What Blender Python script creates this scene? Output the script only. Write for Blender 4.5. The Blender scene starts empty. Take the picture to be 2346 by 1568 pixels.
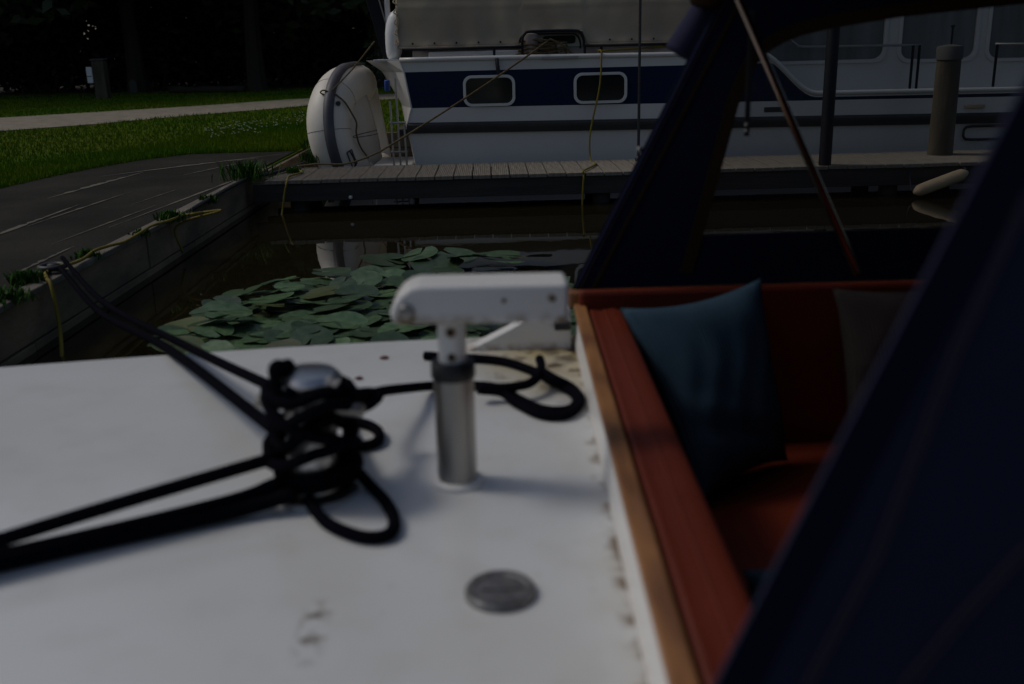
import bpy, bmesh, math, random
from mathutils import Vector, Matrix
from mathutils.geometry import tessellate_polygon
random.seed(7)
sc = bpy.context.scene
COL = sc.collection

# ------------------------------------------------------------------ camera
IW, IH, FPX = 2346.0, 1568.0, 2246.0           # photograph measured in these pixels
PITCH, ROLL, YAW = math.radians(16.4), 0.025, math.radians(0.9)
CAM = Vector((0, 0, 1.2))
Fv = Vector((math.sin(YAW) * math.cos(PITCH), math.cos(YAW) * math.cos(PITCH), -math.sin(PITCH)))
R0 = Vector((math.cos(YAW), -math.sin(YAW), 0))
U0 = R0.cross(Fv)
Rv = math.cos(ROLL) * R0 - math.sin(ROLL) * U0
Uv = math.sin(ROLL) * R0 + math.cos(ROLL) * U0
cd = bpy.data.cameras.new("camera")
cam = bpy.data.objects.new("camera", cd)
COL.objects.link(cam)
M = Matrix((Rv, Uv, -Fv)).transposed().to_4x4()
M.translation = CAM
cam.matrix_world = M
cd.sensor_width = 36
cd.lens = FPX / IW * 36
cd.clip_start, cd.clip_end = 0.05, 2000
cd.dof.use_dof = True
cd.dof.focus_distance = 8.3
cd.dof.aperture_fstop = 2.8
sc.camera = cam

# ------------------------------------------------------------------ sky, sun, exposure
SUN_AZ, SUN_EL = math.radians(-76), math.radians(50)     # azimuth from +Y towards +X
w = bpy.data.worlds.new("World"); sc.world = w; w.use_nodes = True
nt = w.node_tree; nt.nodes.clear()
sky = nt.nodes.new("ShaderNodeTexSky"); sky.sky_type = 'NISHITA'; sky.sun_disc = False
sky.sun_elevation = SUN_EL; sky.sun_rotation = SUN_AZ
sky.air_density = 1.0; sky.dust_density = 2.8; sky.ozone_density = 1.0
bg = nt.nodes.new("ShaderNodeBackground"); bg.inputs[1].default_value = 0.10
wo = nt.nodes.new("ShaderNodeOutputWorld")
nt.links.new(sky.outputs[0], bg.inputs[0]); nt.links.new(bg.outputs[0], wo.inputs[0])
sl = bpy.data.lights.new("sun", 'SUN'); sl.energy = 1.5; sl.angle = math.radians(14); sl.color = (1, 0.95, 0.87)
so = bpy.data.objects.new("sun", sl); COL.objects.link(so)
sd = Vector((math.sin(SUN_AZ) * math.cos(SUN_EL), math.cos(SUN_AZ) * math.cos(SUN_EL), math.sin(SUN_EL)))
so.rotation_euler = sd.to_track_quat('Z', 'Y').to_euler(); so.location = (-20, 0, 30)
sc.view_settings.view_transform = 'Standard'; sc.view_settings.look = 'None'
sc.view_settings.gamma = 1; sc.view_settings.use_curve_mapping = False
sc.view_settings.exposure = -0.98

# ------------------------------------------------------------------ pixel -> place
def ray(x, y): return Fv + (x - IW / 2) / FPX * Rv + (IH / 2 - y) / FPX * Uv
def pz(x, y, z): d = ray(x, y); return CAM + d * ((z - CAM.z) / d.z)
def pY(x, y, Y): d = ray(x, y); return CAM + d * (Y / d.y)

# ------------------------------------------------------------------ materials
def mat(name, col, rough=0.6, metal=0.0, col2=None, nscale=8.0, nmix=0.5, bump=0.0, bscale=60.0, detail=5.0, spec=0.5, stretch=None, contrast=(0.35, 0.65), coat=0.0):
    m = bpy.data.materials.new(name); m.use_nodes = True
    t = m.node_tree; b = t.nodes["Principled BSDF"]
    b.inputs["Base Color"].default_value = (*col, 1); b.inputs["Roughness"].default_value = rough
    b.inputs["Metallic"].default_value = metal; b.inputs["Specular IOR Level"].default_value = spec
    if coat: b.inputs["Coat Weight"].default_value = coat
    tc = t.nodes.new("ShaderNodeTexCoord"); mp = t.nodes.new("ShaderNodeMapping")
    t.links.new(tc.outputs["Object"], mp.inputs[0])
    if stretch: mp.inputs["Scale"].default_value = stretch
    if col2:
        n = t.nodes.new("ShaderNodeTexNoise"); n.inputs["Scale"].default_value = nscale; n.inputs["Detail"].default_value = detail
        r = t.nodes.new("ShaderNodeMapRange"); r.inputs[1].default_value = contrast[0]; r.inputs[2].default_value = contrast[1]; r.inputs[4].default_value = nmix
        mx = t.nodes.new("ShaderNodeMix"); mx.data_type = 'RGBA'
        t.links.new(mp.outputs[0], n.inputs[0]); t.links.new(n.outputs[0], r.inputs[0]); t.links.new(r.outputs[0], mx.inputs[0])
        mx.inputs[6].default_value = (*col, 1); mx.inputs[7].default_value = (*col2, 1)
        t.links.new(mx.outputs[2], b.inputs["Base Color"])
    if bump:
        n2 = t.nodes.new("ShaderNodeTexNoise"); n2.inputs["Scale"].default_value = bscale; n2.inputs["Detail"].default_value = 6
        bp = t.nodes.new("ShaderNodeBump"); bp.inputs["Strength"].default_value = bump; bp.inputs["Distance"].default_value = 0.01
        t.links.new(mp.outputs[0], n2.inputs[0]); t.links.new(n2.outputs[0], bp.inputs["Height"]); t.links.new(bp.outputs[0], b.inputs["Normal"])
    return m

MT = {}
MT['water'] = mat('water', (0.013, 0.0105, 0.0045), 0.02, spec=0.5)
def _w():
    MT['water'].node_tree.nodes['Principled BSDF'].inputs['IOR'].default_value = 1.45
    t = MT['water'].node_tree; b = t.nodes["Principled BSDF"]; tc = t.nodes.new("ShaderNodeTexCoord")
    n = t.nodes.new("ShaderNodeTexNoise"); n.inputs["Scale"].default_value = 3.0; n.inputs["Detail"].default_value = 3
    bp = t.nodes.new("ShaderNodeBump"); bp.inputs["Strength"].default_value = 0.02; bp.inputs["Distance"].default_value = 0.04
    t.links.new(tc.outputs["Object"], n.inputs[0]); t.links.new(n.outputs[0], bp.inputs["Height"]); t.links.new(bp.outputs[0], b.inputs["Normal"])
_w()
MT['soil'] = mat('soil', (0.035, 0.075, 0.004), 0.95, col2=(0.075, 0.085, 0.012), nscale=0.5, nmix=0.8, bump=0.6, bscale=8, spec=0.05)
MT['grass'] = mat('grass', (0.065, 0.15, 0.004), 0.9, col2=(0.13, 0.18, 0.008), nscale=0.5, nmix=0.9, spec=0.05)
MT['weed'] = mat('weed', (0.022, 0.068, 0.006), 0.8, col2=(0.042, 0.10, 0.013), nscale=20, nmix=0.8, spec=0.15)
MT['flower'] = mat('flower', (0.75, 0.75, 0.65), 0.8)
MT['gravel'] = mat('gravel', (0.28, 0.245, 0.185), 0.95, col2=(0.17, 0.15, 0.112), nscale=5, nmix=0.9, bump=0.8, bscale=40)
MT['litter'] = mat('litter', (0.018, 0.014, 0.009), 0.95, col2=(0.02, 0.025, 0.008), nscale=2)
MT['leaf'] = mat('leaf', (0.022, 0.042, 0.012), 0.55, col2=(0.04, 0.055, 0.014), nscale=0.8, nmix=0.8)
MT['bush'] = mat('bush', (0.014, 0.024, 0.008), 0.6, col2=(0.022, 0.034, 0.010), nscale=0.8, nmix=0.8)
MT['ivy'] = mat('ivy', (0.03, 0.06, 0.02), 0.4, col2=(0.05, 0.08, 0.03), nscale=3, nmix=0.8)
MT['bark'] = mat('bark', (0.05, 0.04, 0.03), 0.9, col2=(0.025, 0.02, 0.016), nscale=6, bump=0.8, bscale=25, stretch=(1, 1, .2))
MT['plank'] = mat('plank', (0.21, 0.185, 0.15), 0.85, col2=(0.12, 0.105, 0.085), nscale=6, nmix=0.9, bump=0.4, bscale=50, stretch=(6, .5, 1))
MT['beam'] = mat('beam', (0.035, 0.032, 0.027), 0.85, col2=(0.02, 0.02, 0.018), nscale=4, nmix=0.9, bump=0.5, bscale=30, stretch=(.4, .4, 4))
MT['board'] = mat('board', (0.23, 0.172, 0.10), 0.9, col2=(0.085, 0.066, 0.043), nscale=3, nmix=0.95, bump=0.6, bscale=30, stretch=(4, .6, 1.5))
MT['capwood'] = mat('capwood', (0.16, 0.14, 0.11), 0.9, col2=(0.08, 0.072, 0.058), nscale=5, nmix=0.9, bump=0.5, bscale=40)
MT['pile'] = mat('pile', (0.10, 0.08, 0.052), 0.9, col2=(0.045, 0.037, 0.026), nscale=8, nmix=0.9, bump=0.6, bscale=30, stretch=(1, 1, .2))
MT['zinc'] = mat('zinc', (0.09, 0.088, 0.085), 0.8, metal=0.3)
MT['hullwhite'] = mat('hullwhite', (0.58, 0.565, 0.54), 0.35, col2=(0.52, 0.505, 0.48), nscale=1.5, nmix=0.7, coat=0.2)
MT['navy'] = mat('navy', (0.0015, 0.0095, 0.038), 0.3, spec=0.2)
MT['strake'] = mat('strake', (0.035, 0.035, 0.034), 0.85, col2=(0.018, 0.016, 0.016), nscale=6)
MT['antifoul'] = mat('antifoul', (0.02, 0.02, 0.022), 0.8)
MT['frame'] = mat('frame', (0.66, 0.65, 0.62), 0.35, metal=0.3)
MT['darkglass'] = mat('darkglass', (0.012, 0.014, 0.013), 0.08, col2=(0.02, 0.022, 0.02), nscale=3)
MT['curtain'] = mat('curtain', (0.15, 0.16, 0.16), 0.3, col2=(0.08, 0.088, 0.088), nscale=10, nmix=0.9, stretch=(1, 1, .05))
MT['steel'] = mat('steel', (0.36, 0.35, 0.335), 0.42, metal=1.0, col2=(0.29, 0.28, 0.265), nscale=5, stretch=(1, 1, .2))
MT['darksteel'] = mat('darksteel', (0.007, 0.008, 0.012), 0.6, spec=0.25)
MT['tarp'] = mat('tarp', (0.34, 0.27, 0.20), 0.85, col2=(0.44, 0.37, 0.265), nscale=1.6, nmix=0.9, spec=0.15, bump=0.6, bscale=7)
MT['taupe'] = mat('taupe', (0.38, 0.32, 0.29), 0.7, col2=(0.25, 0.2, 0.18), nscale=5, nmix=0.8)
MT['cream'] = mat('cream', (0.42, 0.40, 0.31), 0.5)
MT['ropebrown'] = mat('ropebrown', (0.15, 0.105, 0.045), 0.9, col2=(0.05, 0.035, 0.016), nscale=60, nmix=0.8, bump=0.6, bscale=150)
MT['yellow'] = mat('yellow', (0.19, 0.145, 0.006), 0.8, col2=(0.10, 0.075, 0.005), nscale=12)
MT['ropeblack'] = mat('ropeblack', (0.0035, 0.0042, 0.0075), 0.9, col2=(0.007, 0.007, 0.011), nscale=150, nmix=0.8, bump=0.8, bscale=220, spec=0.02)
MT['pvc'] = mat('pvc', (0.72, 0.68, 0.60), 0.5, col2=(0.60, 0.56, 0.49), nscale=2.5, nmix=0.8, bump=0.1, bscale=6)
MT['pvcgrey'] = mat('pvcgrey', (0.60, 0.57, 0.53), 0.5, col2=(0.46, 0.43, 0.40), nscale=2.5, nmix=0.8, bump=0.15, bscale=5)
MT['strakegrey'] = mat('strakegrey', (0.05, 0.05, 0.066), 0.55, col2=(0.11, 0.105, 0.11), nscale=4)
MT['white'] = mat('white', (0.74, 0.75, 0.76), 0.4)
MT['lily'] = mat('lily', (0.020, 0.052, 0.016), 0.38, col2=(0.072, 0.108, 0.055), nscale=2.2, nmix=0.85, bump=0.25, bscale=14, contrast=(0.3, 0.7))
MT['lilyold'] = mat('lilyold', (0.04, 0.07, 0.02), 0.5, col2=(0.08, 0.07, 0.025), nscale=4.0, nmix=0.85, bump=0.25, bscale=14)
MT['armwhite'] = mat('armwhite', (0.74, 0.74, 0.73), 0.35, coat=0.2)
MT['black'] = mat('black', (0.010, 0.011, 0.014), 0.5)
MT['hole'] = mat('hole', (0.03, 0.014, 0.008), 0.9)
MT['varnish'] = mat('varnish', (0.36, 0.165, 0.055), 0.4, col2=(0.17, 0.068, 0.024), nscale=9, nmix=0.9, detail=9, bump=0.1, bscale=40, stretch=(3, .6, 3), coat=0.15)
MT['red'] = mat('red', (0.135, 0.021, 0.008), 0.5, col2=(0.108, 0.016, 0.006), nscale=6, nmix=0.8, bump=0.12, bscale=120, spec=0.25)
MT['navycanvas'] = mat('navycanvas', (0.0165, 0.0185, 0.044), 0.9, col2=(0.021, 0.0235, 0.054), nscale=3, nmix=0.8, bump=0.15, bscale=5, spec=0.2)
MT['seam'] = mat('seam', (0.058, 0.050, 0.068), 0.9, spec=0.1)
MT['hemcanvas'] = mat('hemcanvas', (0.0095, 0.011, 0.025), 0.9, spec=0.1)
MT['binding'] = mat('binding', (0.034, 0.020, 0.008), 0.85, spec=0.1)
MT['pillowblue'] = None
MT['asphalt'] = mat('asphalt', (0.015, 0.0148, 0.0125), 0.95, col2=(0.034, 0.032, 0.027), nscale=1.6, nmix=1.0, bump=0.5, bscale=60, spec=0.12, contrast=(.3, .72), detail=10)
MT['sand'] = mat('sand', (0.13, 0.115, 0.085), 0.95, col2=(0.08, 0.07, 0.06), nscale=3, nmix=1.0)
MT['hoop'] = mat('hoop', (0.34, 0.27, 0.23), 0.2, metal=1.0)
MT['tan'] = mat('tan', (0.44, 0.33, 0.20), 0.6, col2=(0.30, 0.21, 0.12), nscale=6)
MT['deadleaf'] = mat('deadleaf', (0.09, 0.018, 0.012), 0.7)
MT['bluepaint'] = mat('bluepaint', (0.02, 0.06, 0.25), 0.5)
MT['stain'] = mat('stain', (0.2, 0.13, 0.04), 0.8)

MT['capmetal'] = mat('capmetal', (0.26, 0.26, 0.265), 0.5, metal=0.8, col2=(0.15, 0.15, 0.155), nscale=45, nmix=0.9, bump=0.3, bscale=150)
def deckmat():
    m = mat('deckwhite', (0.70, 0.715, 0.735), 0.30, coat=0.25); t = m.node_tree; b = t.nodes["Principled BSDF"]
    N, L = t.nodes.new, t.links.new
    geo = N("ShaderNodeNewGeometry"); sep = N("ShaderNodeSeparateXYZ"); L(geo.outputs["Position"], sep.inputs[0])
    def noise(s, d=6):
        n = N("ShaderNodeTexNoise"); n.inputs["Scale"].default_value = s; n.inputs["Detail"].default_value = d; L(geo.outputs["Position"], n.inputs[0]); return n.outputs[0]
    def rng(v, a, c, lo=0, hi=1):
        r = N("ShaderNodeMapRange"); L(v, r.inputs[0])
        for i, q in enumerate((a, c, lo, hi)): r.inputs[i + 1].default_value = q
        return r.outputs[0]
    def mul(a, c):
        q = N("ShaderNodeMath"); q.operation = 'MULTIPLY'
        for i, v in enumerate((a, c)):
            if isinstance(v, float): q.inputs[i].default_value = v
            else: L(v, q.inputs[i])
        return q.outputs[0]
    def mix(f, a, c):
        q = N("ShaderNodeMix"); q.data_type = 'RGBA'; L(f, q.inputs[0])
        if isinstance(a, tuple): q.inputs[6].default_value = (*a, 1)
        else: L(a, q.inputs[6])
        q.inputs[7].default_value = (*c, 1); return q.outputs[2]
    sx = N('ShaderNodeMath'); sx.operation = 'MULTIPLY_ADD'; L(sep.outputs['Y'], sx.inputs[0]); sx.inputs[1].default_value = -.0225; L(sep.outputs['X'], sx.inputs[2])
    sx = sx.outputs[0]      # follows the slightly slanting coaming: its foot lies at 0.134
    c = mix(rng(noise(1.6, 4), .35, .65, 0, .8), (0.695, 0.72, 0.735), (0.61, 0.62, 0.61))
    c = mix(rng(noise(11, 8), .5, .75, 0, .35), c, (0.52, 0.51, 0.47))
    c = mix(rng(noise(30), .68, .80, 0, .35), c, (0.30, 0.27, 0.22))                    # loose dirt specks
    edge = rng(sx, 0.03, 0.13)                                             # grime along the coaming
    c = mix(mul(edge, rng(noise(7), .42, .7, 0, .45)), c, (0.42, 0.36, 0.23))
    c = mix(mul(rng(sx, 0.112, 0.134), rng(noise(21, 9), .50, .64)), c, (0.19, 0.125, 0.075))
    cx = mul(rng(sep.outputs["X"], -0.12, 0.10), rng(sep.outputs["Y"], 1.80, 2.12))        # yellow corner by the bulwark
    c = mix(mul(cx, rng(noise(5), .2, .55, .35, 1.0)), c, (0.46, 0.37, 0.16))
    c = mix(mul(cx, rng(noise(24), .53, .63)), c, (0.10, 0.06, 0.025))
    sc1 = mul(mul(rng(sep.outputs["X"], -.262, -.248), rng(sep.outputs["X"], -.215, -.235)), mul(rng(sep.outputs["Y"], .99, 1.03), rng(sep.outputs["Y"], 1.15, 1.10)))
    c = mix(mul(sc1, rng(noise(45), .44, .6)), c, (0.16, 0.13, 0.10))                     # scuff mark
    c = mix(mul(mul(rng(sep.outputs["X"], .09, .15), rng(sep.outputs["Y"], 2.02, 2.2)), rng(noise(18), .38, .52)), c, (0.05, 0.03, 0.015))
    L(c, b.inputs["Base Color"])
    n = N("ShaderNodeTexNoise"); n.inputs["Scale"].default_value = 3.5; bp = N("ShaderNodeBump"); bp.inputs["Strength"].default_value = .12; bp.inputs["Distance"].default_value = .02
    L(geo.outputs["Position"], n.inputs[0]); L(n.outputs[0], bp.inputs["Height"]); L(bp.outputs[0], b.inputs["Normal"])
    return m
MT['deck'] = deckmat()

def rusty(name, zlo, zhi, spots):
    """white paint with rust along the lower edge and at given spots"""
    m = mat(name, (0.78, 0.775, 0.76), 0.35, coat=0.15); t = m.node_tree; b = t.nodes["Principled BSDF"]; N, L = t.nodes.new, t.links.new
    geo = N("ShaderNodeNewGeometry"); sep = N("ShaderNodeSeparateXYZ"); L(geo.outputs["Position"], sep.inputs[0])
    n = N("ShaderNodeTexNoise"); n.inputs["Scale"].default_value = 40; n.inputs["Detail"].default_value = 5; L(geo.outputs["Position"], n.inputs[0])
    r = N("ShaderNodeMapRange"); L(sep.outputs["Z"], r.inputs[0]); r.inputs[1].default_value = zhi; r.inputs[2].default_value = zlo
    a = N("ShaderNodeMath"); a.operation = 'MULTIPLY'; L(r.outputs[0], a.inputs[0]); 
    r2 = N("ShaderNodeMapRange"); L(n.outputs[0], r2.inputs[0]); r2.inputs[1].default_value = .4; r2.inputs[2].default_value = .62; r2.inputs[4].default_value = 0.9
    L(r2.outputs[0], a.inputs[1]); f = a.outputs[0]
    for (p, rad) in spots:
        d = N("ShaderNodeVectorMath"); d.operation = 'DISTANCE'; L(geo.outputs["Position"], d.inputs[0]); d.inputs[1].default_value = p
        q = N("ShaderNodeMapRange"); L(d.outputs["Value"], q.inputs[0]); q.inputs[1].default_value = rad; q.inputs[2].default_value = rad * .5; q.inputs[4].default_value = 0.9
        mx = N("ShaderNodeMath"); mx.operation = 'MAXIMUM'; L(f, mx.inputs[0]); L(q.outputs[0], mx.inputs[1]); f = mx.outputs[0]
    mix = N("ShaderNodeMix"); mix.data_type = 'RGBA'; L(f, mix.inputs[0]); mix.inputs[6].default_value = (0.78, 0.775, 0.76, 1); mix.inputs[7].default_value = (0.20, 0.115, 0.025, 1)
    L(mix.outputs[2], b.inputs["Base Color"]); return m

def ribbed(name, c1, c2, scale, rough=0.9):
    m = mat(name, c1, rough, col2=c2, nscale=8, nmix=0.7, spec=0.04); t = m.node_tree; b = t.nodes["Principled BSDF"]
    tc = t.nodes.new("ShaderNodeTexCoord"); wv = t.nodes.new("ShaderNodeTexWave"); wv.inputs["Scale"].default_value = scale; wv.inputs["Distortion"].default_value = 1.0
    wv.bands_direction = 'X'
    bp = t.nodes.new("ShaderNodeBump"); bp.inputs["Strength"].default_value = 0.55; bp.inputs["Distance"].default_value = 0.004
    t.links.new(tc.outputs["UV"], wv.inputs[0]); t.links.new(wv.outputs[1], bp.inputs["Height"]); t.links.new(bp.outputs[0], b.inputs["Normal"])
    return m
MT['pillowblue'] = ribbed('pillowblue', (0.030, 0.058, 0.088), (0.044, 0.080, 0.115), 13)
MT['pillowgrey'] = ribbed('pillowgrey', (0.024, 0.020, 0.020), (0.031, 0.026, 0.025), 14)

MT['shadedcanvas'] = mat('shadedcanvas', (0.0078, 0.0098, 0.025), 0.95, col2=(0.010, 0.0125, 0.031), nscale=3, nmix=0.8, bump=0.15, bscale=5, spec=0.1)  # darker copy of the navy canvas, the canopy's inner shade put into its colour
def plastic():
    m = bpy.data.materials.new('clearplastic'); m.use_nodes = True; t = m.node_tree; t.nodes.clear()
    o = t.nodes.new("ShaderNodeOutputMaterial"); a = t.nodes.new("ShaderNodeBsdfTransparent"); a.inputs[0].default_value = (0.80, 0.81, 0.81, 1)
    g = t.nodes.new("ShaderNodeBsdfGlossy"); g.inputs["Roughness"].default_value = 0.12; g.inputs["Color"].default_value = (.8, .8, .8, 1)
    d = t.nodes.new("ShaderNodeBsdfDiffuse"); d.inputs[0].default_value = (0.3, 0.31, 0.32, 1)
    x = t.nodes.new("ShaderNodeMixShader"); x.inputs[0].default_value = 0.03
    y = t.nodes.new("ShaderNodeMixShader"); y.inputs[0].default_value = 0.018
    t.links.new(a.outputs[0], x.inputs[1]); t.links.new(g.outputs[0], x.inputs[2]); t.links.new(x.outputs[0], y.inputs[1]); t.links.new(d.outputs[0], y.inputs[2]); t.links.new(y.outputs[0], o.inputs[0])
    return m
MT['plastic'] = plastic()

# ------------------------------------------------------------------ mesh helpers
class MB:
    def __init__(s): s.v, s.f, s.mi, s.uv = [], [], [], None
    def quadbox(s, lo, hi, mi=0):
        (a, b, c), (d, e, f) = lo, hi; n = len(s.v)
        s.v += [(a, b, c), (d, b, c), (d, e, c), (a, e, c), (a, b, f), (d, b, f), (d, e, f), (a, e, f)]
        for q in ((0, 3, 2, 1), (4, 5, 6, 7), (0, 1, 5, 4), (1, 2, 6, 5), (2, 3, 7, 6), (3, 0, 4, 7)):
            s.f.append(tuple(n + i for i in q)); s.mi.append(mi)
        return s
    def tube(s, pts, r, n=8, mi=0, cap=True, flat=1.0, jitter=0):
        pts = [Vector(p) for p in pts]; rs = r if isinstance(r, (list, tuple)) else [r] * len(pts)
        base = len(s.v); up = None
        for i, p in enumerate(pts):
            t = (pts[min(i + 1, len(pts) - 1)] - pts[max(i - 1, 0)]).normalized()
            if up is None:
                up = Vector((0, 0, 1)) if abs(t.z) < .9 else Vector((1, 0, 0))
            up = (up - t * up.dot(t)).normalized(); sd_ = t.cross(up)
            for k in range(n):
                a = 2 * math.pi * k / n; rr = rs[i]
                s.v.append(tuple(p + up * math.cos(a) * rr * flat + sd_ * math.sin(a) * rr))
        for i in range(len(pts) - 1):
            for k in range(n):
                a = base + i * n + k; b = base + i * n + (k + 1) % n
                s.f.append((a, b, b + n, a + n)); s.mi.append(mi)
        if cap:
            s.f.append(tuple(base + k for k in range(n))[::-1]); s.mi.append(mi)
            e = base + (len(pts) - 1) * n; s.f.append(tuple(e + k for k in range(n))); s.mi.append(mi)
        return s
    def lathe(s, c, prof, n=24, mi=0, axis='Z'):
        base = len(s.v); c = Vector(c)
        for (r, h) in prof:
            for k in range(n):
                a = 2 * math.pi * k / n; u, v = r * math.cos(a), r * math.sin(a)
                p = {'Z': (u, v, h), 'Y': (u, -h, v), 'X': (h, u, v)}[axis]
                s.v.append(tuple(c + Vector(p)))
        for i in range(len(prof) - 1):
            for k in range(n):
                a = base + i * n + k; b = base + i * n + (k + 1) % n
                s.f.append((a, b, b + n, a + n)); s.mi.append(mi)
        s.f.append(tuple(base + k for k in range(n))[::-1]); s.mi.append(mi)
        e = base + (len(prof) - 1) * n; s.f.append(tuple(e + k for k in range(n))); s.mi.append(mi)
        return s
    def prism(s, poly, ext, mi=0):
        n = len(s.v); k = len(poly); ext = Vector(ext)
        s.v += [tuple(p) for p in poly] + [tuple(Vector(p) + ext) for p in poly]
        s.f.append(tuple(range(n, n + k))[::-1]); s.f.append(tuple(range(n + k, n + 2 * k)))
        s.mi += [mi, mi]
        for i in range(k):
            j = (i + 1) % k; s.f.append((n + i, n + j, n + k + j, n + k + i)); s.mi.append(mi)
        return s
    def holed(s, outer, holes, ext, mi=0):
        loops = [[Vector(p) for p in outer]] + [[Vector(p) for p in h] for h in holes]
        flat = [p for l in loops for p in l]; n = len(s.v); k = len(flat); ext = Vector(ext)
        tr = tessellate_polygon(loops)
        s.v += [tuple(p) for p in flat] + [tuple(p + ext) for p in flat]
        for a, b, c in tr:
            s.f.append((n + a, n + b, n + c)); s.f.append((n + k + c, n + k + b, n + k + a)); s.mi += [mi, mi]
        o = n
        for l in loops:
            m = len(l)
            for i in range(m):
                j = (i + 1) % m; s.f.append((o + i, o + j, o + k + j, o + k + i)); s.mi.append(mi)
            o += m
        return s
    def grid(s, fn, nu, nv, mi=0, closed_u=False):
        base = len(s.v)
        for i in range(nu + 1):
            for j in range(nv + 1): s.v.append(tuple(fn(i / nu, j / nv)))
        for i in range(nu):
            for j in range(nv):
                a = base + i * (nv + 1) + j; s.f.append((a, a + nv + 1, a + nv + 2, a + 1)); s.mi.append(mi)
        return s
    def mesh(s, name, mats):
        me = bpy.data.meshes.new(name); me.from_pydata(s.v, [], s.f); me.update()
        for m in (mats if isinstance(mats, (list, tuple)) else [mats]): me.materials.append(MT[m] if isinstance(m, str) else m)
        me.polygons.foreach_set("material_index", s.mi)
        bm = bmesh.new(); bm.from_mesh(me); bmesh.ops.recalc_face_normals(bm, faces=bm.faces); bm.to_mesh(me); bm.free()
        return me
    def build(s, name, mats, parent=None, smooth=False, bevel=0, seg=2, solid=0, auto=None):
        me = s.mesh(name, mats)
        if smooth or auto: me.polygons.foreach_set("use_smooth", [True] * len(me.polygons))
        if auto: me.set_sharp_from_angle(angle=math.radians(auto))
        o = link(name, me, parent)
        if solid:
            q = o.modifiers.new("thick", 'SOLIDIFY'); q.thickness = solid; q.offset = 0
        if bevel:
            q = o.modifiers.new("bevel", 'BEVEL'); q.width = bevel; q.segments = seg; q.limit_method = 'ANGLE'; q.angle_limit = math.radians(40)
        return o
def link(name, data, parent=None):
    o = bpy.data.objects.new(name, data); COL.objects.link(o)
    if parent is not None:
        o.parent = parent
        o.matrix_parent_inverse = WM[parent.name].inverted()
    WM[o.name] = Matrix.Identity(4)
    return o
WM = {}
def tag(o, label, cat, group=None):
    o["label"] = label; o["category"] = cat
    if group: o["group"] = group
    return o
def thing(name, label, cat, loc, group=None):
    o = bpy.data.objects.new(name, None); COL.objects.link(o); o.location = loc; o.empty_display_size = .1
    WM[o.name] = Matrix.Translation(loc)
    return tag(o, label, cat, group)
def struct(o): o["kind"] = "structure"; return o
def stuff(o): o["kind"] = "stuff"; return o
def smooth_path(pts, sub=8):
    P = [Vector(p) for p in pts]; P = [2 * P[0] - P[1]] + P + [2 * P[-1] - P[-2]]; out = []
    for i in range(1, len(P) - 2):
        a, b, c, d = P[i - 1:i + 3]
        for k in range(sub):
            t = k / sub
            out.append(.5 * ((2 * b) + (c - a) * t + (2 * a - 5 * b + 4 * c - d) * t * t + (3 * b - a - 3 * c + d) * t ** 3))
    out.append(P[-2]); return out
def rrect(x0, x1, z0, z1, r, n=6):
    out = []
    for cx, cz, a0 in ((x1 - r, z1 - r, 0), (x0 + r, z1 - r, 90), (x0 + r, z0 + r, 180), (x1 - r, z0 + r, 270)):
        for k in range(n + 1):
            a = math.radians(a0 + 90 * k / n); out.append((cx + r * math.cos(a), cz + r * math.sin(a)))
    return out
def on_y(poly, y): return [(x, y, z) for x, z in poly]

# ================================================================== SETTING
GZ = 0.26
struct(MB().quadbox((-400, -60, -1.2), (400, 500, 0.0)).build("water", 'water'))
bank = MB()
bank.prism([(-400, -60, -1), (-2.06, -60, -1), (-2.06, 13.1, -1), (400, 13.1, -1), (400, 900, -1), (-400, 900, -1)], (0, 0, 1 + GZ - .012))
struct(bank.build("ground", 'soil'))
# gravel path as a sheet
def sheet(name, pts, z, m): return struct(MB().prism([(p[0], p[1], z - .003) for p in pts], (0, 0, .003)).build(name, m))
front = [pz(x, y, GZ) for x, y in ((-500, 345), (-250, 318), (0, 300), (220, 284), (450, 263), (660, 246), (880, 228), (1000, 221))]
back = [pz(x, y, GZ) for x, y in ((1000, 210), (880, 216), (660, 228), (450, 243), (220, 257), (0, 270), (-250, 290), (-500, 312))]
sheet("path", [(p.x, p.y) for p in front + back], GZ - .002, 'gravel')
# quay paving
gb = [pz(x, y, GZ) for x, y in ((700, 345), (600, 349), (510, 351), (430, 354), (330, 366), (210, 386), (100, 409), (0, 432), (-200, 478))]
poly = [(-2.09, -8), (-2.09, 10.6)] + [(p.x, p.y) for p in gb] + [(-9, -8)]
paving = sheet("quay_paving", poly, GZ - .002, 'asphalt')
sheet("woodland_floor", [(-70, 26.5), (-9, 31.5), (40, 31.5), (40, 120), (-70, 120)], GZ - .004, 'litter')
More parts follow.
